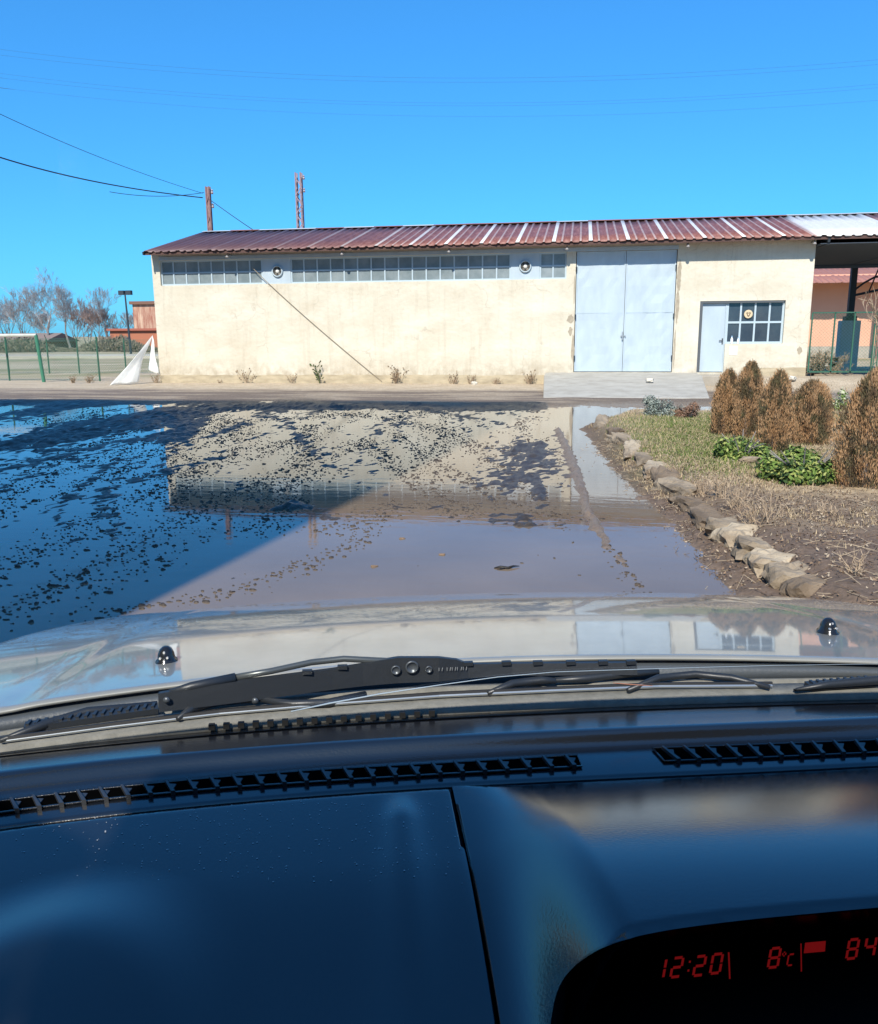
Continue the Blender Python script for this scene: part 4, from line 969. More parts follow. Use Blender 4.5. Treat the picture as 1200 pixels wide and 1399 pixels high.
g1 = leafmat('grass_green', (.12, .17, .04), (.17, .20, .06), 4); g2 = leafmat('grass_straw', (.46, .36, .22), (.58, .46, .30), 4); g3 = leafmat('grass_brown', (.22, .16, .10), (.3, .22, .14), 4)
blades('grass', 42000, bed_region(.2, 3.5, -17.5, -8, lambda x, y, d: np.exp(-((d-1.5-.1*(y+12))/.75)**2)*sstep(-17.4, -15.5, y)*sstep(-9.5, -12.6, y)), (.015, .055), .0035, [g1, g1, g2], 'short green grass strip along the kerb stones', 1)
blades('dry_grass', 36000, bed_region(.05, 6, -19.5, -5.6, lambda x, y, d: .12+.88*sstep(.46, .56, fbm(x*1.3, y*1.3, 3))), (.012, .05), .003, [g2, g2, g3], 'dry straw coloured grass covering the bed', 2)
def litter(N, seed):
    rg = np.random.default_rng(seed); f = bed_region(-.35, 5, -21.5, -9, lambda x, y, d: sstep(-12, -17, y)*(.3+.7*sstep(.4, .55, fbm(x*2, y*2, 3))))
    P_ = []
    while len(P_) < N: P_ += list(f(rg, 4000))
    P_ = np.array(P_[:N]); z = ground_h(P_[:, 0:1], P_[:, 1:2])[0][:, 0]
    c = np.stack([P_[:, 0], P_[:, 1], z+rg.uniform(.0, .02, N)], -1)
    nrm = rg.normal(0, .6, (N, 3)); nrm[:, 2] = 1; nrm /= np.linalg.norm(nrm, axis=1)[:, None]
    d = rg.normal(0, 1, (N, 3)); d -= nrm*(d*nrm).sum(1)[:, None]; d /= np.linalg.norm(d, axis=1)[:, None]; s_ = np.cross(nrm, d)
    l_ = rg.uniform(.004, .015, (N, 1))
    V_ = np.stack([c-d*l_, c+s_*l_*.5, c+d*l_+nrm*.008, c-s_*l_*.5], 1).reshape(-1, 3)
    o = raw('leaf_litter', V_, np.arange(4*N).reshape(N, 4), None, mats=[mat('litter_a', (.25, .17, .11), .9, .1), mat('litter_b', (.12, .08, .055), .9, .1), mat('litter_c', (.40, .32, .23), .9, .1)], mi=rg.integers(0, 3, N))
    tag(o, 'brown dead leaves and chips covering the near part of the bed', 'leaf litter', kind='stuff')
litter(24000, 5)
def twigs(N, seed):
    rg = np.random.default_rng(seed); f = bed_region(-.2, 4, -21.5, -13, lambda x, y, d: .4+.6*sstep(.4, .55, fbm(x*2+4, y*2, 3))); P_ = []
    while len(P_) < N: P_ += list(f(rg, 4000))
    P_ = np.array(P_[:N]); z = ground_h(P_[:, 0:1], P_[:, 1:2])[0][:, 0]; a = rg.random(N)*6.28; l_ = rg.uniform(.02, .09, N)
    c = np.stack([P_[:, 0], P_[:, 1], z+.006], -1); d = np.stack([np.cos(a)*l_, np.sin(a)*l_, rg.normal(.1, .25, N)*l_], -1); s_ = np.stack([-np.sin(a), np.cos(a), 0*a], -1)*.0022; u_ = np.array([0, 0, .003])
    V_ = np.stack([c-d-s_, c-d+s_, c+d+s_*.5, c+d-s_*.5, c-d+u_, c+d+u_], 1).reshape(-1, 3)
    f_ = np.array([(0, 1, 2, 3), (0, 3, 5, 4), (1, 4, 5, 2)]); F_ = (f_[None]+6*np.arange(N)[:, None, None]).reshape(-1, 4)
    o = raw('fallen_twigs', V_, F_, None, mats=[mat('twig_pale', (.42, .33, .23), .9, .1), mat('twig_dark', (.16, .11, .08), .9, .1)], mi=np.repeat(rg.integers(0, 2, N), 3)); tag(o, 'thin fallen twigs and stems lying over the near part of the bed', 'twigs', kind='stuff')
twigs(5000, 9)

def stalks(px, py, z, H_, n_, seed, label, m_, cat='weed', name='dry_weed', spread=.5, group=None, r=.004, leaf=None):
    b = onz(px, py, z) if z is not None else ony(px, 523, -.12)
    b.z = gh(b.x, b.y); rr = random.Random(seed); t = thing(name, b, label, cat, group); mb = MB(); lf = MB()
    for i in range(n_):
        a = rr.uniform(0, 6.28); s_ = rr.uniform(0, spread); h = H_*rr.uniform(.5, 1)
        p = Vector((rr.gauss(0, .03), rr.gauss(0, .03), -.02)); d = Vector((math.cos(a)*s_, math.sin(a)*s_, 1)).normalized()
        pts = [p]; 
        for j in range(4): d = (d+Vector((rr.gauss(0, .15), rr.gauss(0, .15), rr.gauss(0, .05)))).normalized(); pts.append(pts[-1]+d*h/4)
        mb.tube(pts, [r, r*.9, r*.8, r*.6, r*.4], 4, cap=False)
        for j in (1, 2, 3, 4):
            for _ in range(2):
                d2 = (d+Vector((rr.gauss(0, .8), rr.gauss(0, .8), rr.gauss(0, .3)))).normalized(); mb.tube([pts[j], pts[j]+d2*h*.18, pts[j]+d2*h*.3+Vector((0, 0, .01))], [r*.6, r*.5, r*.3], 3, cap=False)
                e = pts[j]+d2*h*.25; u_ = d2.orthogonal().normalized()*h*.05
                if leaf: lf.add([e-d2*h*.08, e+u_, e+d2*h*.08, e-u_], [(0, 1, 2, 3)])
    mb.build('stalks', m_, t)
    if leaf: lf.build('leaves', leaf, t)
    return t
drys = mat('dry_stalk', (.42, .32, .22), .9, .1, noise=(9, .5, (.28, .20, .14))); gstalk = mat('green_stalk', (.11, .13, .05), .8, .2)
for i, (px, py, H_, n_, lb) in enumerate(((985, 676, .22, 16, 'tuft of dry branching stalks at the edge of the muddy gap'), (1004, 690, .20, 14, 'low dry stalks just behind the first near kerb stone'), (1030, 714, .26, 9, 'taller bare forked weed above the near kerb stones'), (1045, 712, .22, 9, 'second bare forked weed above the near kerb stones'), (960, 668, .16, 14, 'low dry tuft next to the last far kerb stone'), (1060, 800, .10, 7, 'small broken twigs fallen in front of the cracked stone'), (1170, 780, .14, 8, 'pale twigs lying near the right edge of the bed'), (925, 640, .12, 10, 'dry tuft on the bed edge opposite the green grass'), (1130, 700, .12, 8, 'dry stalks in the leaf litter below the largest cypress'))):
    stalks(px, py, .17, H_, n_, i+1, lb, drys, group='dry weeds along the bed edge', r=.0035)
for i, (px, H_, n_, lb, g_) in enumerate(((437, .62, 5, 'narrow green weed growing against the cream wall', 1), (399, .28, 4, 'short dark weed by the wall left of the green one', 0), (336, .42, 5, 'thin dry weed against the left part of the wall', 0), (541, .50, 14, 'dry bushy weed at the foot of the cream wall', 0), (620, .38, 10, 'dry weed at the left of the low clump by the wall', 0), (645, .25, 12, 'low dry clump by the middle of the wall', 0), (678, .22, 10, 'low sprawling weed before the ramp', 0), (722, .38, 14, 'dense dry weed next to the ramp end', 0), (300, .15, 6, 'tiny dry tuft near the left wall end', 0), (100, .25, 12, 'dry tuft under the nearer chain link fence', 0), (122, .3, 14, 'dark dry tuft at the foot of the corner fence post', 0), (213, .3, 10, 'weed at the foot of the left shed corner', 0))):
    stalks(px, 523, None, H_, n_, 60+i, lb, gstalk if g_ else drys, group='weeds along the wall', spread=.25 if g_ else .7, r=.007, leaf=gl2 if g_ else g3)
bare_tree(tuple(onz(1232, 545, .15))[:2]+(.15,), 2.8, 77, 'leafless shrub reaching in from the right in front of the gate', None, name='bare_shrub', cat='shrub', levels=5, stems=3, spread=.6, rmin=.008, twig=drys, r0_=.03, col=drys)
bare_tree((6.9, 1.0, .1), 1.2, 81, 'dry bush growing before the pallets behind the gate', None, name='dry_bush', cat='shrub', levels=5, stems=5, spread=.8, rmin=.008, twig=drys, r0_=.02, col=drys)
# floating debris
d = onz(690, 777, WATER_Z); t = thing('driftwood', (d.x, d.y, WATER_Z), 'small dark stick floating on the muddy puddle', 'stick')
m_ = MB(); m_.tube([(-.07, 0, .0), (-.03, .01, .006), (.02, .0, .004), (.05, .03, .012), (.09, .05, .008)], [.006, .012, .012, .006, .002], 7); m_.tube([(.0, 0, .004), (-.03, -.03, .002), (-.05, -.035, .0)], [.007, .005, .002], 6); m_.build('stick_body', mat('wet_wood', (.02, .017, .014), .5, .3), t, True)
for i, (px, py, lb) in enumerate(((604, 758, 'small brown lump in the puddle left of the floating stick'), (550, 736, 'tiny pale speck in the puddle nearest the wheel track'), (512, 774, 'small lump in the puddle far left of the floating stick'))):
    d = onz(px, py, WATER_Z); rock((d.x, d.y, WATER_Z), (.022, .012, .008), .3*i, 400+i, lb, m=mat('mud_lump', (.22, .15, .10), .9, .2), name='mud_clod', group='small clods in the open water')

# ------------------------------------------------------------------ building behind the photographer: its shade lies over the puddle
HB = 18.0; Ls = HB/math.tan(SUN_EL)
cx, cy = -.66-Ls*math.sin(SUN_AZ), -6.48-Ls*math.cos(SUN_AZ)
bb = thing('warehouse', (cx-14, cy-6, 0), 'tall plain block behind the car whose shade covers the left of the puddle', 'building')
foot = [(-14, 6), (14, 6), (12.2, -6), (-15.8, -6)]
m_ = MB(); m_.prism([(a, b_, -.3) for a, b_ in foot], (0, 0, 0), (0, 0, HB)); m_.build('wall', plaster, bb)
m_ = MB(); m_.prism([(a, b_, HB-.298) for a, b_ in foot], (0, 0, 0), (0, 0, .298)); m_.build('roof_slab', concrete, bb)
for i in range(7):
    for z in (1.2, 4.4, 7.6, 10.8, 13.8):
        m_ = MB(); m_.box((-12.6+i*3.8, 6.002, z), (-11.0+i*3.8, 6.05, z+1.6)); m_.build('window', glassd, bb)

# ------------------------------------------------------------------ the car (local frame: x right, y forward)
CY = rad(14.4)
CX0 = -0.19                                     # camera sits left of the car's centre line
cR = Vector((math.cos(CY), math.sin(CY), 0)); cF = Vector((-math.sin(CY), math.cos(CY), 0))
corg = Vector((CAM.x, CAM.y, 0))-cR*CX0
car = thing('car', corg, 'silver car seen from the driver seat over its dashboard and bonnet', 'car', rz=CY)
def toc(v): d = v-corg; return Vector((d.dot(cR), d.dot(cF), v.z))
def cz(px, py, z): return toc(onz(px, py, CAM.z+z))           # picture point on a level z below the eye, car frame
HC = CAM.z
paint = mat('silver_paint', (.27, .268, .24), .42, .5, metal=.25, coat=1.0, coat_ior=1.40, coat_rough=.04, noise=(7, .7, (.37, .355, .31)))
blackp = mat('black_plastic', (.016, .018, .021), .48, .5, bump=(220, .15, .002))
greyp = mat('cowl_plastic', (.15, .145, .125), .7, .25, noise=(60, .6, (.24, .23, .20)), bump=(260, .4, .002))
rubber = mat('rubber', (.012, .012, .013), .6, .3)
# hood: profile by integration of slope
yh0 = cz(700, 906, -.43).y
def hood_slope(a): return np.interp(a, [16.5, 17.4, 18.6, 19.5, 20.3, 21.8, 23.5], [19.5, 17.9, 13.3, 11.0, 9.9, 9.4, 9.2])
zz_ = .432; dd_ = zz_/math.tan(rad(21.9)); yh0 = dd_; prof = [(dd_, zz_)]
while dd_ < yh0+1.45:
    s_ = math.tan(rad(float(hood_slope(math.degrees(math.atan2(zz_, dd_)))))); dd_ += .01; zz_ += s_*.01; prof.append((dd_, zz_))
py_ = np.array([p[0] for p in prof]); pz_ = np.array([HC-p[1] for p in prof])
def hood_z(x, y):
    nose = max(0, y-yh0-1.22)
    return float(np.interp(y, py_, pz_))+max(0, yh0-y)*.155-.040*x*x-1.6*nose**2-.002*math.exp(-((abs(x)-.62)/.02)**2)
def curve(pxs, z, xsamp):
    pts = [cz(a, b_, z) for a, b_ in pxs]; X_ = [p.x for p in pts]; Y_ = [p.y for p in pts]
    cf = np.polyfit(X_, Y_, 3 if len(pxs) > 4 else 2)
    # linear continuation outside the fitted span, bowed back
    xs_ = np.clip(xsamp, min(X_)-.03, max(X_)+.03); yv_ = np.polyval(cf, xs_)
    sl_ = np.polyval(np.polyder(cf), xs_)
    return yv_+(np.asarray(xsamp)-xs_)*sl_-.25*(np.asarray(xsamp)-xs_)**2
XC = np.linspace(-.86, .86, 97)
yA = curve([(0, 968), (150, 948), (300, 930), (450, 915), (600, 904), (900, 903), (1200, 906)], -.43, XC)
hv = []; hx = np.linspace(-.85, .85, 129); hy = np.arange(-.04, 1.4, .02)
for y in hy:
    for x in hx:
        # front edge bows: the hood is shorter at its sides
        ya_ = float(np.interp(x, XC, yA)); y0_ = yh0+y
        yy_ = ya_+(yh0+.3-ya_)*(y+.04)/.34 if y < .3 else (y0_ if y < .5 else yh0+.5+(y-.5)*(1-.12*(abs(x)/.85)**2.5))
        hv.append((x, yy_, hood_z(x, yy_)))
nxh = len(hx); hf = [(j*nxh+i, j*nxh+i+1, (j+1)*nxh+i+1, (j+1)*nxh+i) for j in range(len(hy)-1) for i in range(nxh-1)]
hood = raw('hood', hv, hf, paint, car, smooth=True)
s_ = hood.modifiers.new('thickness', 'SOLIDIFY'); s_.thickness = .004; s_.offset = -1
# fenders and nose
m_ = MB()
for sx in (-1, 1):
    ring = []
    ysl = list(np.linspace(yh0-.30, yh0+1.28, 24))
    for y in ysl:
        ze = hood_z(.85, y)-.008; yy_ = y
        ring.append([(sx*.856, yy_, ze), (sx*.885, yy_, ze-.04), (sx*.90, yy_, ze-.16), (sx*.90, yy_, .62), (sx*.88, yy_, .35)])
    vs = [p for r_ in ring for p in r_]
    m_.add(vs, [(j*5+i, j*5+i+1, (j+1)*5+i+1, (j+1)*5+i) for j in range(len(ysl)-1) for i in range(4)])
m_.build('fender', paint, car, True)
m_ = MB(); yn = yh0+1.28; m_.box((-.85, yn-.16, .22), (.85, yn+.12, .545)); m_.box((-.78, yn-.14, .55), (.78, yn+.02, hood_z(.8, yn)-.05)); m_.build('bumper', mat('bumper_grey', (.06, .06, .065), .6, .4), car, bevel=.06)
for sx in (-1, 1):
    m_ = MB(); m_.box((sx*.70-.12, yn-.02, hood_z(.8, yn)-.22), (sx*.70+.12, yn+.03, hood_z(.8, yn)-.08)); m_.build('headlight', mat('headlight', (.6, .62, .65), .1, .8), car, bevel=.02)
    for yw in (yh0+.75, -1.5):
        wh = MB(); wh.lathe([(.001, -.1), (.2, -.1), (.3, -.1), (.33, -.07), (.33, .07), (.3, .1), (.2, .1), (.001, .1)], c=(sx*.79, yw, .31), n=28, axis='x')
        o = wh.build('wheel', rubber, car, True)
        wr = MB(); wr.lathe([(.001, 0), (.19, 0), (.20, .01)], c=(sx*.905, yw, .31), n=20, axis='x'); wr.build('rim', mat('rim', (.4, .4, .42), .3, .5, metal=.8), o)
# washer nozzles
blackg = mat('gloss_black', (.012, .012, .013), .18, .6)
for (px, py) in ((228, 905), (1131, 865)):
    p = None
    for k in range(200):            # where the sight line meets the hood
        d = ray(px, py); s0 = .8+k*.01; w_ = toc(CAM+d*s0)
        if w_.z <= hood_z(w_.x, w_.y): p = w_; break
    p = p or w_
    sc_ = p.y/1.1
    m_ = MB(); vs = []
    pr = [(.0145, .000), (.0145, .004), (.0115, .006), (.0105, .014), (.008, .020), (.004, .0235), (.0005, .024)]
    m_.lathe([(r*sc_, h*sc_) for r, h in pr], n=20)
    m_.v = [(p.x+x, p.y+y*1.2, p.z+z-.001) for x, y, z in m_.v]
    o = m_.build('washer_nozzle', blackg, hood, True)
    m2 = MB()
    for dx, dz in ((-.005, .011), (.0045, .0115), (.0, .018)):
        m2.lathe([(.0016*sc_, 0), (.0016*sc_, .003), (.0003, .0032)], c=(p.x+dx*sc_, p.y-.0095*sc_*(1 if dz < .015 else .7)*1.2, p.z+dz*sc_), n=8, axis='y')
    # the jets are joined to the nozzle mesh below
    bmj = bmesh.new(); bmj.from_mesh(o.data); 
    me2 = bpy.data.meshes.new('jets'); me2.from_pydata(m2.v, [], m2.f); bmj.from_mesh(me2)
    nf = len(m2.f); bmj.faces.ensure_lookup_table()
    for f_ in bmj.faces[-nf:]: f_.material_index = 1
    bmj.to_mesh(o.data); bmj.free(); o.data.materials.append(mat('jet_metal', (.6, .6, .6), .3, .6, metal=.6))

# cowl at the foot of the windscreen
yB = curve([(0, 1006), (200, 975), (400, 955), (600, 944), (900, 934), (1200, 930)], -.455, XC)
yC = curve([(0, 1024), (200, 1002), (400, 982), (600, 969), (900, 958), (1200, 949)], -.445, XC)
def strip(name, rows, m, parent=car, smooth=True, xs_=XC):
    vs = []; nr = len(rows)
    for yv_, zv_ in rows:
        for i, x in enumerate(xs_): vs.append((x, yv_[i], zv_[i] if hasattr(zv_, '__len__') else zv_))
    n_ = len(xs_); fs = [(j*n_+i, j*n_+i+1, (j+1)*n_+i+1, (j+1)*n_+i) for j in range(nr-1) for i in range(n_-1)]
    return raw(name, vs, fs, m, parent, smooth=smooth)
hzA = HC-.432+np.maximum(0, yh0-yA)*.155-.040*XC**2
strip('cowl', [(yA+.16, hzA-.11), (yA+.05, hzA-.022), (yA+.01, hzA-.010), (yA-.012, hzA-.012), (yB*.5+yA*.5, hzA*.5+(HC-.462)*.5-.008), (yB+.012, HC-.462+0*XC), (yB, HC-.460+0*XC)], mat('cowl_dark', (.06, .068, .075), .4, .5, bump=(200, .2, .002)))
strip('cowl_trim', [(yB-.001, HC-.462), (yB-.004, HC-.447), (yB*.8+yC*.2, HC-.4455), (yB*.78+yC*.22, HC-.450), (yB*.6+yC*.4, HC-.450), (yB*.58+yC*.42, HC-.444), (yC+.002, HC-.444), (yC, HC-.452), (yC, HC-.49)], greyp, smooth=False)
tg = MB()
for px in range(290, 600, 20):
    p = cz(px, float(np.interp(px, [280, 600], [992, 972])), -.444); tg.box((p.x-.0035, p.y-.004, p.z-.004), (p.x+.0035, p.y+.001, p.z+.003))
tg.build('cowl_teeth', mat('teeth_grey', (.03, .03, .03), .6, .3), car)

# wipers
def arm(pts, rs, z, name, m, parent, n=8):
    mb = MB(); mb.tube([cz(a, b_, z+dz) for a, b_, dz in pts], rs, n); return mb.build(name, m, parent, True)
wp = MB()
# long bridge plate, standing on edge: outline in the picture lifted to a plate of real thickness
outline_t = [(218, 948), (330, 931), (455, 915), (497, 908), (520, 903), (545, 899), (600, 899), (625, 902), (640, 908), (700, 907), (870, 906)]
outline_b = [(218, 972), (330, 958), (455, 941), (497, 936), (520, 934), (545, 932), (600, 930), (625, 927), (640, 925), (700, 922), (870, 921)]
tops = []; bots = []
for (ax_, ay_), (bx_, by_) in zip(outline_t, outline_b):
    p = cz(bx_, by_, -.436); bots.append(p)
    d = toc(CAM+ray(ax_, ay_)*1.0)-Vector((CX0, 0, HC)); 
    k_ = (p.y)/d.y; tq = Vector((CX0, 0, HC))+d*k_; tops.append(Vector((p.x, p.y+.004, tq.z)))
V_ = []
for b1, t1_ in zip(bots, tops): V_ += [b1+Vector((0, -.003, 0)), t1_+Vector((0, -.003, 0)), t1_+Vector((0, .003, 0)), b1+Vector((0, .003, 0))]
nn = len(bots)
wp.add(V_, [(i*4+a, i*4+b_, (i+1)*4+b_, (i+1)*4+a) for i in range(nn-1) for a, b_ in ((0, 1), (1, 2), (2, 3), (3, 0))]+[(0, 1, 2, 3), ((nn-1)*4+3, (nn-1)*4+2, (nn-1)*4+1, (nn-1)*4)])
def at_x(lst, px): return float(np.interp(px, [a for a, _ in lst], [b_ for _, b_ in lst]))
def on_plate(px, py, dy=-.0045):
    b_y = at_x(outline_b, px); p = cz(px, b_y, -.436); d = toc(CAM+ray(px, py))-Vector((CX0, 0, HC)); k_ = (p.y+dy)/d.y
    return Vector((CX0, 0, HC))+d*k_
wiper = wp.build('wiper', mat('wiper_black', (.020, .023, .027), .42, .5, bump=(150, .15, .002)), car)
wm_ = _m['wiper_black']
# small teeth on the top edge
tt = MB()
for px in (420, 468, 640, 692, 735, 780, 824, 862):
    p = on_plate(px, at_x(outline_t, px)-1.5, 0); tt.bar((p.x-.006, p.y, p.z), (p.x+.006, p.y, p.z), .006, .005)
tt.build('spoiler_teeth', wm_, wiper)
# round fixings
ringm = mat('worn_steel', (.28, .29, .28), .35, .5, metal=.7)
rv = MB()
for px, py, r in ((541, 915, .0062), (563, 911, .0085), (586, 914, .0045)):
    p = on_plate(px, py); rv.lathe([(r, 0), (r, .002), (r*.78, .003), (r*.74, .001), (.0003, .001)], c=tuple(p), n=18, axis='y')
for px, py in ((228, 956), (349, 957), (752, 930)):
    p = on_plate(px, py); rv.lathe([(.004, 0), (.004, .002), (.0004, .003)], c=tuple(p), n=12, axis='y')
rv.build('rivets', mat('rivet', (.09, .10, .11), .35, .5, metal=.4), wiper, True)
mk = MB()
for i, px in enumerate((600, 604, 611, 615, 618, 622, 625, 630, 633, 637)):
    p = on_plate(px, 914.5-.12*(px-600)*.3, -.005); mk.bar((p.x, p.y, p.z-.0022), (p.x+(.0008 if i % 2 else 0), p.y, p.z+.0022), .0007, .0005)
mk.build('stamped_marks', mat('mark_grey', (.30, .31, .32), .5, .3), wiper)
# arm rod coming from the left, hooking over to the pivot
arm([(232, 946, .016), (262, 938, .020), (322, 926, .024)], [.004, .006, .0065], -.432, 'wiper_arm', wm_, wiper)
arm([(318, 926, .024), (370, 917, .026), (425, 905, .028), (470, 900, .028), (530, 903, .024), (563, 909, .012)], .0042, -.432, 'arm_rod', mat('rod_grey', (.10, .11, .11), .35, .5, metal=.5), wiper)
# claws and squeegee
for pts in ([(0, 1012), (60, 990), (120, 972), (215, 962)], [(243, 982), (262, 968), (300, 958), (352, 955)], [(352, 955), (400, 962), (450, 960), (500, 948)], [(667, 947), (700, 934), (740, 929), (760, 930)], [(745, 930), (800, 927), (850, 921), (900, 918)], [(858, 943), (900, 926), (950, 921), (1000, 926), (1052, 939)]):
    arm([(a, b_, 0) for a, b_ in pts], [.003, .0055, .0055, .004][:len(pts)] if len(pts) == 4 else [.003]+[.005]*(len(pts)-2)+[.003], -.438, 'claw', wm_, wiper, 6)
m_ = MB()
sq = [(0, 1013), (150, 993), (300, 975), (450, 962), (600, 951), (750, 944), (900, 938), (1055, 937)]
m_.tube([cz(a, b_, -.440) for a, b_ in sq], .0022, 6); m_.build('squeegee_rail', mat('rail_steel', (.45, .46, .44), .3, .6, metal=.8), wiper)
m_ = MB(); m_.tube([cz(a, b_-3, -.438) for a, b_ in sq], .003, 5); m_.build('squeegee', rubber, wiper)
def ribs(parent, x0, x1, yf_, n_):
    mb = MB()
    for i in range(n_):
        px = x0+(x1-x0)*i/(n_-1); p = cz(px, yf_(px), -.440); mb.box((p.x-.0018, p.y-.005, p.z-.004), (p.x+.0018, p.y+.006, p.z+.006))
    p, q_ = cz(x0-6, yf_(x0-6), -.440), cz(x1+6, yf_(x1+6), -.440); mb.bar(p, q_, .016, .007)
    mb.build('ribbed_spring', wm_, parent)
ribs(wiper, 40, 210, lambda a: np.interp(a, [30, 215], [994, 968]), 16)
w2 = MB(); w2.tube([cz(1088, 942, -.436), cz(1130, 935, -.434), cz(1200, 929, -.432), cz(1290, 922, -.43)], [.002, .005, .006, .006], 6)
wiper2 = w2.build('wiper', wm_, car, True); tag(wiper2)
ribs(wiper2, 1110, 1185, lambda a: np.interp(a, [1100, 1200], [938, 930]), 9)
m_ = MB(); m_.tube([cz(1085, 943, -.440), cz(1200, 936, -.44), cz(1300, 930, -.44)], .002, 5); m_.build('squeegee', rubber, wiper2)

# windscreen
glass = bpy.data.materials.new('windscreen_glass'); glass.use_nodes = True
n = glass.node_tree.nodes; l = glass.node_tree.links; n.remove(n['Principled BSDF'])
tr = n.new('ShaderNodeBsdfTransparent'); tr.inputs[0].default_value = (.955, .97, .965, 1); gs = n.new('ShaderNodeBsdfGlossy'); gs.inputs['Roughness'].default_value = .0
fr = n.new('ShaderNodeFresnel'); fr.inputs['IOR'].default_value = 1.2; mxs = n.new('ShaderNodeMixShader')
l.new(fr.outputs[0], mxs.inputs[0]); l.new(tr.outputs[0], mxs.inputs[1]); l.new(gs.outputs[0], mxs.inputs[2]); l.new(mxs.outputs[0], n['Material Output'].inputs[0])
dimmed = glass.copy(); dimmed.name = 'sun_dimming_glass'
for nd in dimmed.node_tree.nodes:
    if nd.type == 'BSDF_TRANSPARENT': nd.inputs[0].default_value = (.22, .25, .24, 1)  # side glass darkened only to dim sun patches on the dash
vs = []; ng = 14
yG = curve([(0, 1030), (200, 1008), (400, 988), (600, 976), (900, 965), (1200, 957)], -.452, XC)
def glass_pt(i, t):
    x = XC[i]; yb_ = yG[i]; return (x*(1-.10*t), yb_+(-yb_*.0)-t*.92+.07*math.sin(math.pi*t), HC-.452+t*.80)
for j in range(ng+1):
    for i in range(len(XC)): vs.append(glass_pt(i, j/ng))
n_ = len(XC)
ws = raw('windscreen', vs, [(j*n_+i, j*n_+i+1, (j+1)*n_+i+1, (j+1)*n_+i) for j in range(ng) for i in range(n_-1)], glass, car, smooth=True)
# reflection streak low on the glass, modelled as a thin pale tube
def on_glass(px, py):
    d = toc(CAM+ray(px, py))-Vector((CX0, 0, HC)); 
    for k in range(4000):
        s_ = .3+k*.0005; p = Vector((CX0, 0, HC))+d*s_
        t = (p.z-(HC-.452))/.80
        if t < 0: return p
        yb_ = float(np.interp(p.x, XC, yG)); ysurf = yb_-t*.92+.07*math.sin(math.pi*t)
        if p.y >= ysurf-.002: return p
    return p
m_ = MB(); m_.tube([on_glass(a, b_) for a, b_ in ((398, 972), (450, 961), (520, 948), (600, 936), (680, 925), (760, 918), (850, 915), (950, 912), (1060, 909), (1200, 907))], [.0007, .0011, .0009, .0006, .0005, .0004, .0004, .0003, .0003, .0002], 5)
m_.build('glass_line', mat('glass_line', (.75, .88, .95), .3, .5), ws)
m_ = MB(); m_.tube([on_glass(a, b_) for a, b_ in ((838, 933), (862, 935), (892, 937))], [.0004, .0007, .0003], 5); m_.build('glass_line', mat('glass_line_red', (.85, .35, .2), .3, .5), ws)  # short orange-red line on the glass, also a thin tube

# cabin shell: pillars, roof, sides, back
cab = mat('cabin_trim', (.05, .052, .058), .85, .2)
zr_ = HC+.348+.03; yt = yG-.92
m_ = MB()
m_.box((-.74, -2.6, zr_), (.74, float(yt.min())+.02, zr_+.04)); m_.build('roof', paint, car, bevel=.02)
m_ = MB(); m_.box((-.73, -2.55, zr_-.02), (.73, float(yt.min())+.0, zr_-.004)); m_.box((-.72, float(yt.min())-.02, zr_-.06), (.72, float(yt.max())+.03, zr_-.021)); m_.build('headliner', cab, car)
for sx in (-1, 1):
    i = 0 if sx < 0 else len(XC)-1
    m_ = MB(); m_.tube([glass_pt(i, 0), glass_pt(i, .5), glass_pt(i, 1.0)], .035, 8); m_.build('pillar', cab, car, True)
    m_ = MB(); m_.box((sx*.84-.03, -2.6, .3), (sx*.84+.03, float(yG.min())+.05, HC-.42)); dro = m_.build('side_panel', paint, car, bevel=.015)
    m_ = MB(); m_.box((sx*.78-.03, -2.6, HC-.42), (sx*.78+.03, -.25, zr_)); m_.build('side_pillar', cab, car)
    m_ = MB(); m_.add([(sx*.80, -.25, HC-.419), (sx*.80, float(yG[i])-.03, HC-.419), (sx*.72, float(yt.min()), zr_-.01), (sx*.72, -.25, zr_-.01)], [(0, 1, 2, 3)]); m_.build('side_window', dimmed, car)
m_ = MB(); m_.box((-.84, -2.66, .3), (.84, -2.6, zr_)); m_.build('tailgate', paint, car)
m_ = MB(); m_.box((-.8, -2.6, .3), (.8, yh0-.2, .36)); m_.build('floor', cab, car)
# seats
for sx in (-.36, .36):
    m_ = MB(); m_.box((sx-.25, -.55, .62), (sx+.25, -.08, .78)); m_.box((sx-.24, -.75, .7), (sx+.24, -.57, 1.35)); m_.box((sx-.13, -.76, 1.36), (sx+.13, -.66, 1.56)); m_.build('seat', mat('seat_cloth', (.05, .05, .06), .9, .2), car, bevel=.04)
# dashboard
dashm = bpy.data.materials.new('dash_plastic'); dashm.use_nodes = True
n = dashm.node_tree.nodes; l = dashm.node_tree.links; b = n['Principled BSDF']
b.inputs['Base Color'].default_value = (.010, .012, .016, 1); b.inputs['Roughness'].default_value = .15; b.inputs['IOR'].default_value = 1.68; b.inputs['Specular IOR Level'].default_value = .68
tc = n.new('ShaderNodeTexCoord'); t1 = n.new('ShaderNodeTexNoise'); t1.inputs['Scale'].default_value = 420; t1.inputs['Detail'].default_value = 3; l.new(tc.outputs['Object'], t1.inputs['Vector'])
bp = n.new('ShaderNodeBump'); bp.inputs['Strength'].default_value = .14; bp.inputs['Distance'].default_value = .0008; l.new(t1.outputs[0], bp.inputs['Height']); l.new(bp.outputs[0], b.inputs['Normal'])
XD = np.linspace(-.80, .80, 321)
c0 = curve([(0, 1033), (200, 1012), (400, 995), (600, 983), (900, 968), (1200, 960)], -.448, XD)
c1 = curve([(0, 1060), (200, 1038), (400, 1023), (600, 1011), (900, 998), (1200, 985)], -.440, XD)
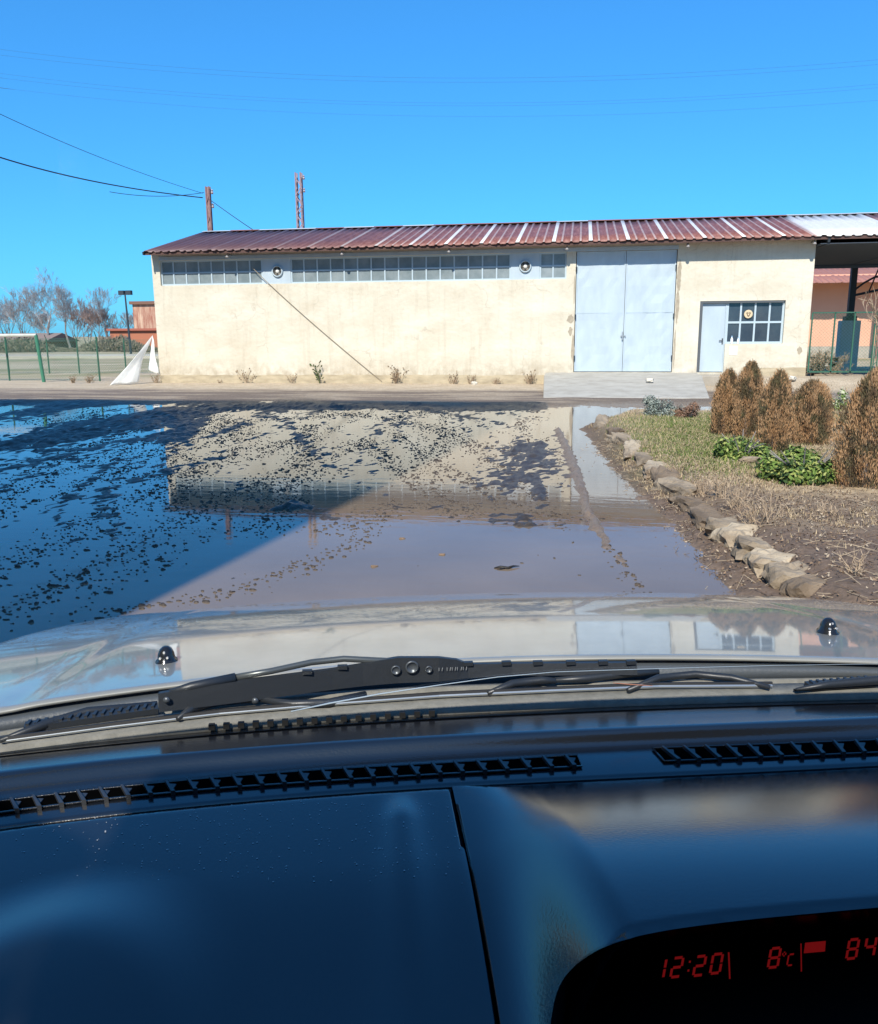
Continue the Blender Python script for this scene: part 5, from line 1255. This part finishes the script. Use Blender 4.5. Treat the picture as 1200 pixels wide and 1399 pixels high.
c2 = curve([(0, 1088), (200, 1062), (400, 1046), (600, 1034), (900, 1015), (1200, 1005)], -.450, XD)
c3 = curve([(0, 1133), (200, 1108), (400, 1089), (600, 1077), (900, 1060), (1200, 1046)], -.450, XD)
seam_x = lambda y: np.interp(y, [.20, .52, .80], [cz(705, 1430, -.45).x, cz(655, 1230, -.45).x, cz(617, 1077, -.45).x])
ytop3 = float(np.interp(0, XD, c3))
rows = []
def addrow(y, z): rows.append((y, z+0*XD))
for t in np.linspace(0, 1, 4): addrow(c0+.05*(1-t), HC-.448-.03*(1-t)**2)
for t in np.linspace(0, 1, 9)[1:]: addrow(c0+(c1-c0)*t, HC-.448+.0115*t)
for t in np.linspace(0, 1, 9)[1:]: addrow(c1+(c2-c1)*t, HC-.4365-.0135*(t*t*(3-2*t)))
for t in np.linspace(0, 1, 9)[1:]: addrow(c2+(c3-c2)*t, HC-.450+.001*math.sin(t*math.pi))
top = strip('dashboard', [(a, b_) for a, b_ in rows], dashm, car, xs_=XD)
dash = top
s_ = dash.modifiers.new('thickness', 'SOLIDIFY'); s_.thickness = .004; s_.offset = 1
# main panels behind the edge line
seamX = cz(617, 1077, -.45).x
disp_c = cz(1120, 1330, -.46)
def panel_z(x, s, c3x):
    """s = distance towards the driver from the edge line"""
    right = x > seam_line(s, c3x)
    return right
def seam_line(s): return np.interp(s, [0, .22, .45], [seamX, cz(652, 1225, -.45).x, cz(705, 1450, -.45).x])
S = np.concatenate([[0, .0015, .004], np.linspace(.008, .50, 150)])
c3b = c3-.0015
def left_z(x, s):
    z = -.4485-.05*s*s-.0*s
    z = z-.9*np.maximum(0, s-.115)**2*.9
    # trough beside the seam: a shallow vertical crease that fans out towards the driver
    xc = seam_line(s)-.052-.03*s; z = z+.007*np.exp(-((x-xc)/(.013+.05*s))**2)*sstep(0, .06, s)
    # rounded instrument cowl
    return z
def right_z(x, s):
    # rolls over the front edge then flattens, then falls to the driver
    z = -.4500+np.interp(s, RS, RZ_)
    return z-.03*np.maximum(0, x-.40)**2
# the right panel: its tilt at each sight angle, integrated into a profile
_d = .450/math.tan(rad(29.5)); _z = .450; RS, RZ_ = [0], [0]; _d0 = _d
while _d0-_d < .50:
    a_ = math.degrees(math.atan2(_z, _d)); t_ = float(np.interp(a_, [29.5, 30.5, 31.4, 32.5, 33.2, 35.5, 38.5, 42, 50], [18.5, 17.2, 15.5, 13.2, 11.3, 5.5, -1, -8, -22]))
    _d -= .001; _z -= math.tan(rad(t_))*.001; RS.append(_d0-_d); RZ_.append(.450-_z)
vsL = []; 
XX, SS = np.meshgrid(XD, S)
zl = left_z(XX, SS)
# instrument cowl dome
ic = cz(-20, 1440, -.42); icr = abs(cz(345, 1399, -.42).x-cz(-20, 1399, -.42).x), abs(cz(-20, 1180, -.44).y-ic.y)
yyL = c3b[None, :]-SS
q_ = np.sqrt(((XX-ic.x)/icr[0])**2+((yyL-ic.y)/icr[1])**2)
dome = .062*sstep(1.0, .42, q_)
zl = zl+dome
xr_min = seam_line(S)
def grid_obj(name, mask_left, zgrid, m):
    V_ = []; 
    Xg = XX.copy(); Yg = yyL
    sl = seam_line(SS[:, :1]*np.ones_like(XX))
    if mask_left: Xg = np.where(XX > sl-.0006, sl-.0006, XX)
    else: Xg = np.where(XX < sl+.0006, sl+.0006, XX)
    return Xg
# left panel
Xl = grid_obj('l', True, None, None)
zL = left_z(Xl, SS); q_ = np.sqrt(((Xl-ic.x)/icr[0])**2+((yyL-ic.y)/icr[1])**2); zL = zL+.027*np.clip(1-q_**2, 0, 1)**.9*sstep(1.10, .5, q_)
zL = zL-.004*np.exp(-SS/.0015)-.0012*np.exp(-np.abs(seam_line(SS)-.0006-Xl)/.0025)
Yl = np.array([[np.interp(Xl[j, i], XD, c3b)-SS[j, i] for i in range(Xl.shape[1])] for j in range(0)]) if False else np.interp(Xl, XD, c3b)-SS
Vl = np.stack([Xl, Yl, zL+HC], -1); nr, nc = Xl.shape
idx = np.arange(nr*nc).reshape(nr, nc); Fd = np.stack([idx[:-1, :-1], idx[:-1, 1:], idx[1:, 1:], idx[1:, :-1]], -1)
keep = (XX[:-1, :-1] <= seam_line(SS[:-1, :-1])+.006)
raw('dash_panel', Vl.reshape(-1, 3), Fd[keep], dashm, dash, smooth=True)
# right panel with the opening for the display
Xr = grid_obj('r', False, None, None); Yr = np.interp(Xr, XD, c3b)-SS
zR = right_z(Xr, SS)-.004*np.exp(-SS/.0015)-.0012*np.exp(-np.abs(Xr-seam_line(SS)-.0006)/.0025)
# smooth start near the seam
zR = zR-(zR-left_z(Xr, SS))*sstep(.085, .0, Xr-seam_line(SS))
lipP = [(748, 1450), (752, 1395), (762, 1345), (785, 1312), (830, 1284), (900, 1266), (1000, 1252), (1100, 1242), (1200, 1233), (1330, 1222)]
def smooth_line(P_, n_=6):
    P_ = [(2*P_[0][0]-P_[1][0], 2*P_[0][1]-P_[1][1])]+list(P_)+[(2*P_[-1][0]-P_[-2][0], 2*P_[-1][1]-P_[-2][1])]; o_ = []
    for i in range(1, len(P_)-2):
        for k in range(n_):
            t = k/n_; a, b2, c, d = (np.array(P_[i+j]) for j in (-1, 0, 1, 2))
            o_.append(tuple(.5*((2*b2)+(-a+c)*t+(2*a-5*b2+4*c-d)*t*t+(-a+3*b2-3*c+d)*t**3)))
    o_.append(P_[-2]); return o_
lipP = smooth_line(lipP)
def on_right(px, py):
    z = -.43
    for _ in range(30):
        p = cz(px, py, z); s_ = max(0., float(np.interp(p.x, XD, c3b))-p.y); z = .5*z+.5*float(right_z(np.array([p.x]), np.array([s_]))[0])
    return cz(px, py, z)
lip = [on_right(a, b_) for a, b_ in lipP]; lipxy = [(p.x, p.y) for p in lip]
dl = pdist(Xr, Yr, lipxy)                           # >0 : below/inside the opening
lipd = np.where(dl > 0, dl, 0)
zR = zR-.004*sstep(-.007, .0, dl)**2
keepr = (XX[1:, 1:] >= seam_line(SS[1:, 1:])-.006) & (dl[:-1, :-1] < .012) & (dl[1:, 1:] < .012) & (dl[1:, :-1] < .012) & (dl[:-1, 1:] < .012) & ~((dl[:-1, :-1] > 0) & (dl[1:, 1:] > 0) & (dl[1:, :-1] > 0) & (dl[:-1, 1:] > 0))
# snap the rim of the opening onto the lip curve so its edge is smooth
lipd_ = []
for (ax_, ay_), (bx_, by_) in zip(lipxy[:-1], lipxy[1:]):
    for t in np.linspace(0, 1, 60, endpoint=False): lipd_.append((ax_+(bx_-ax_)*t, ay_+(by_-ay_)*t))
lipd_ = np.array(lipd_); mk_ = (dl > 0) & (dl < .012); jj = np.argwhere(mk_)
for a_, b_ in jj:
    k_ = np.argmin((lipd_[:, 0]-Xr[a_, b_])**2+(lipd_[:, 1]-Yr[a_, b_])**2); Xr[a_, b_], Yr[a_, b_] = lipd_[k_]
Vr = np.stack([Xr, Yr, zR+HC], -1)
raw('dash_panel', Vr.reshape(-1, 3), Fd[keepr], dashm, dash, smooth=True)
# display: black panel facing the driver inside the opening
dO = cz(1050, 1320, -.463)
view = (dO-Vector((CX0, 0, HC))).normalized()
nrm = Vector((view.x*.3, view.y, view.z)).normalized()*-1; nrm = Vector((-.02, -.34, .94)).normalized()
e1v = Vector((1, .06, .0)); e1v = (e1v-nrm*e1v.dot(nrm)).normalized(); e2v = nrm.cross(e1v)
if e2v.z < 0: e2v = -e2v
def dplane(px, py):
    o_ = Vector((CX0, 0, HC)); d = toc(CAM+ray(px, py))-o_; t = (dO-o_).dot(nrm)/d.dot(nrm); return o_+d*t
m_ = MB(); cs = [dO+e1v*a+e2v*b_ for a, b_ in ((-.155, -.16), (.30, -.16), (.30, .024), (-.155, .024))]
m_.prism(cs, nrm*-.006, nrm*0.0)
disp = m_.build('display', mat('display_black', (.002, .002, .002), .45, .08), car)
red = mat('red_segments', (.05, .005, .005), .6, .1, emis=(1, .03, .035), emis_s=.095)
SEG = {'0': 'abcdef', '1': 'bc', '2': 'abged', '8': 'abcdefg', '4': 'fgbc', 'C': 'gde', 'c': 'ged', 'o': 'abgf'}
def digit(mb, ch, px, py, hpx, wpx, slant=.18, slope_=-.11, th=None):
    th = th or hpx*.13; h, w_ = hpx, wpx
    segs = {'a': ((0, h), (w_, h)), 'g': ((0, h/2), (w_, h/2)), 'd': ((0, 0), (w_, 0)), 'f': ((0, h/2), (0, h)), 'e': ((0, 0), (0, h/2)), 'b': ((w_, h/2), (w_, h)), 'c': ((w_, 0), (w_, h/2))}
    for s_ in SEG[ch]:
        (x0, y0), (x1, y1) = segs[s_]; L_ = math.hypot(x1-x0, y1-y0); ux, uy = (x1-x0)/L_, (y1-y0)/L_; g_ = 1.2; x0 += ux*g_; y0 += uy*g_; x1 -= ux*g_; y1 -= uy*g_
        nx_, ny_ = -uy*th/2, ux*th/2
        pts = [(x0-nx_, y0-ny_), (x1-nx_, y1-ny_), (x1+nx_, y1+ny_), (x0+nx_, y0+ny_)]
        P_ = []
        for x, y in pts: P_.append(dplane(px+x+slant*y, py-y+slope_*x)+nrm*.0006)
        mb.prism(P_, nrm*0, nrm*.0004)
def rect(mb, pts): mb.prism([dplane(a, b_)+nrm*.0006 for a, b_ in pts], nrm*0, nrm*.0004)
for ch, px, py in (('1', 895, 1338), ('2', 916, 1336), ('2', 947, 1334), ('0', 970, 1331)):
    mb = MB(); digit(mb, ch, px, py, 26, 13 if ch != '1' else 11); mb.build('digit', red, disp)
mb = MB(); rect(mb, [(939, 1328), (941.5, 1328), (942, 1325.5), (939.5, 1325.5)]); rect(mb, [(941, 1316), (943.5, 1316), (944, 1313.5), (941.5, 1313.5)]); mb.build('colon', red, disp)
mb = MB(); digit(mb, '8', 1049, 1323, 26, 13); mb.build('digit', red, disp)
mb = MB(); digit(mb, 'o', 1068, 1312, 10, 4, th=1.6); digit(mb, 'c', 1075, 1320, 30, 8, th=2.0); mb.build('unit_sign', red, disp)
mb = MB(); rect(mb, [(996, 1338), (998, 1338), (996.5, 1302), (994.5, 1302)]); mb.build('divider', red, disp)
mb = MB(); rect(mb, [(1094, 1328), (1095.5, 1328), (1095, 1290), (1093.5, 1290)]); mb.build('divider', red, disp)
mb = MB(); rect(mb, [(1098, 1303), (1127, 1300.5), (1128, 1286.5), (1100, 1289)]); mb.build('bar_sign', red, disp)
for ch, px, py in (('8', 1156, 1311), ('4', 1180, 1308)):
    mb = MB(); digit(mb, ch, px, py, 26, 13); mb.build('digit', red, disp)
# inner wall of the opening
m_ = MB(); ring = []
lipi = [dplane(a, b_) for a, b_ in smooth_line([(775, 1450), (780, 1400), (790, 1358), (812, 1330), (850, 1308), (920, 1292), (1000, 1282), (1100, 1274), (1200, 1266), (1330, 1258)])]
vs = []
for p, q2 in zip(lip, lipi): 
    zl_ = float(right_z(np.array([p.x]), np.array([float(np.interp(p.x, XD, c3b))-p.y]))[0])+HC-.0045
    for t_ in (0, .25, .5, .75, 1.0): vs.append((p.x+(q2.x-p.x)*t_, p.y+(q2.y-p.y)*t_, zl_+(q2.z+.0008-zl_)*t_**1.3))
m_.add(vs, [(i*5+j, (i+1)*5+j, (i+1)*5+j+1, i*5+j+1) for i in range(len(lip)-1) for j in range(4)])
m_.build('display_hood', dashm, disp, True)

strip('glass_seal', [(yC+.001, HC-.4535), (yC*.5+np.interp(XC, XD, c0)*.5, HC-.451), (np.interp(XC, XD, c0)-.004, HC-.4462)], mat('seal_black', (.003, .003, .003), .9, .05))
# defroster vents: dark slots with slanted fins set into the dash top
ventk = mat('vent_dark', (.002, .002, .002), .95, .0)
def vent(topl, botl, fins, label=None):
    sl_ = MB(); vs = []
    n_ = 40
    xa, xb = topl[0][0], topl[-1][0]; xc_, xd = botl[0][0], botl[-1][0]
    for i in range(n_+1):
        t = i/n_; a = (xa+(xb-xa)*t); b2 = (xc_+(xd-xc_)*t)
        p = cz(a, at_x(topl, a), -.4475); q2 = cz(b2, at_x(botl, b2), -.4475)
        vs += [p, q2]
    sl_.add(vs, [(2*i, 2*i+1, 2*i+3, 2*i+2) for i in range(n_)])
    v_ = sl_.build('defroster_vent', ventk, dash)
    fm = MB()
    for i in range(fins):
        t = (i+.5)/fins; a = (xa+(xb-xa)*t); b2 = xc_+(xd-xc_)*t
        p = cz(a-1.5, at_x(topl, a)-1.0, -.445); q2 = cz(b2+5, at_x(botl, b2)-1.5, -.445)
        vv = [p+Vector((-.0012, 0, 0)), p+Vector((.0012, 0, 0)), q2+Vector((.0026, 0, 0)), q2+Vector((-.0016, 0, 0))]
        fm.prism(vv, (0, 0, -.004), (0, 0, .0015))
        # little brace behind each fin
        m2 = p.lerp(q2, .1); fm.prism([m2, m2+Vector((.010, -.002, 0)), m2.lerp(q2, .8)], (0, 0, -.004), (0, 0, -.001))
    fm.build('vent_fins', mat('fin_plastic', (.035, .038, .044), .4, .5), v_)
    # rim
    rm = MB(); tp_ = [cz(xa+(xb-xa)*i/20, at_x(topl, xa+(xb-xa)*i/20), -.4472) for i in range(21)]; bt_ = [cz(xc_+(xd-xc_)*i/20, at_x(botl, xc_+(xd-xc_)*i/20), -.4472) for i in range(21)]
    rm.tube(tp_+bt_[::-1]+[tp_[0]], .0013, 6); rm.build('vent_rim', dashm, v_, True)
    return v_
vent([(-150, 1120), (0, 1094), (150, 1076), (300, 1062), (450, 1051), (600, 1043), (789, 1032)], [(-150, 1137), (0, 1110), (150, 1091), (300, 1077), (450, 1067), (600, 1058), (795, 1047)], 31)
vent([(892, 1022), (1040, 1017), (1200, 1011), (1360, 1005)], [(908, 1040), (1040, 1035), (1200, 1028), (1360, 1022)], 16)
# dust specks on the dash
rg = np.random.default_rng(8); N = 420
px = rg.uniform(20, 700, N); py = 1095+rg.random(N)**1.2*110
V_ = []
for a, b_ in zip(px, py):
    p = cz(a, b_, -.4485); s_ = rg.uniform(.0002, .0006); x, y = p.x, p.y
    sx = float(np.interp(x, XD, c3b))-y
    if sx < .004 or x > seam_line(sx)-.004: continue
    z = float(left_z(np.array([x]), np.array([sx]))[0])+HC+.0006
    
    V_.append([(x-s_, y-s_, z), (x+s_, y-s_, z), (x+s_, y+s_, z+.0001), (x-s_, y+s_, z)])
V_ = np.array(V_); o = raw('dust', V_.reshape(-1, 3), np.arange(len(V_)*4).reshape(-1, 4), mat('dust', (.5, .5, .5), .9, .1), dash); o['kind'] = 'stuff'
# lower dashboard body
m_ = MB(); m_.box((-.78, .42, .5), (.78, float(c0.min())-.02, HC-.56)); m_.build('dash_body', cab, dash, bevel=.02)
m_ = MB(); m_.box((-.80, yh0-.12, .5), (.80, yh0-.10, HC-.47)); m_.build('firewall', ventk, car)
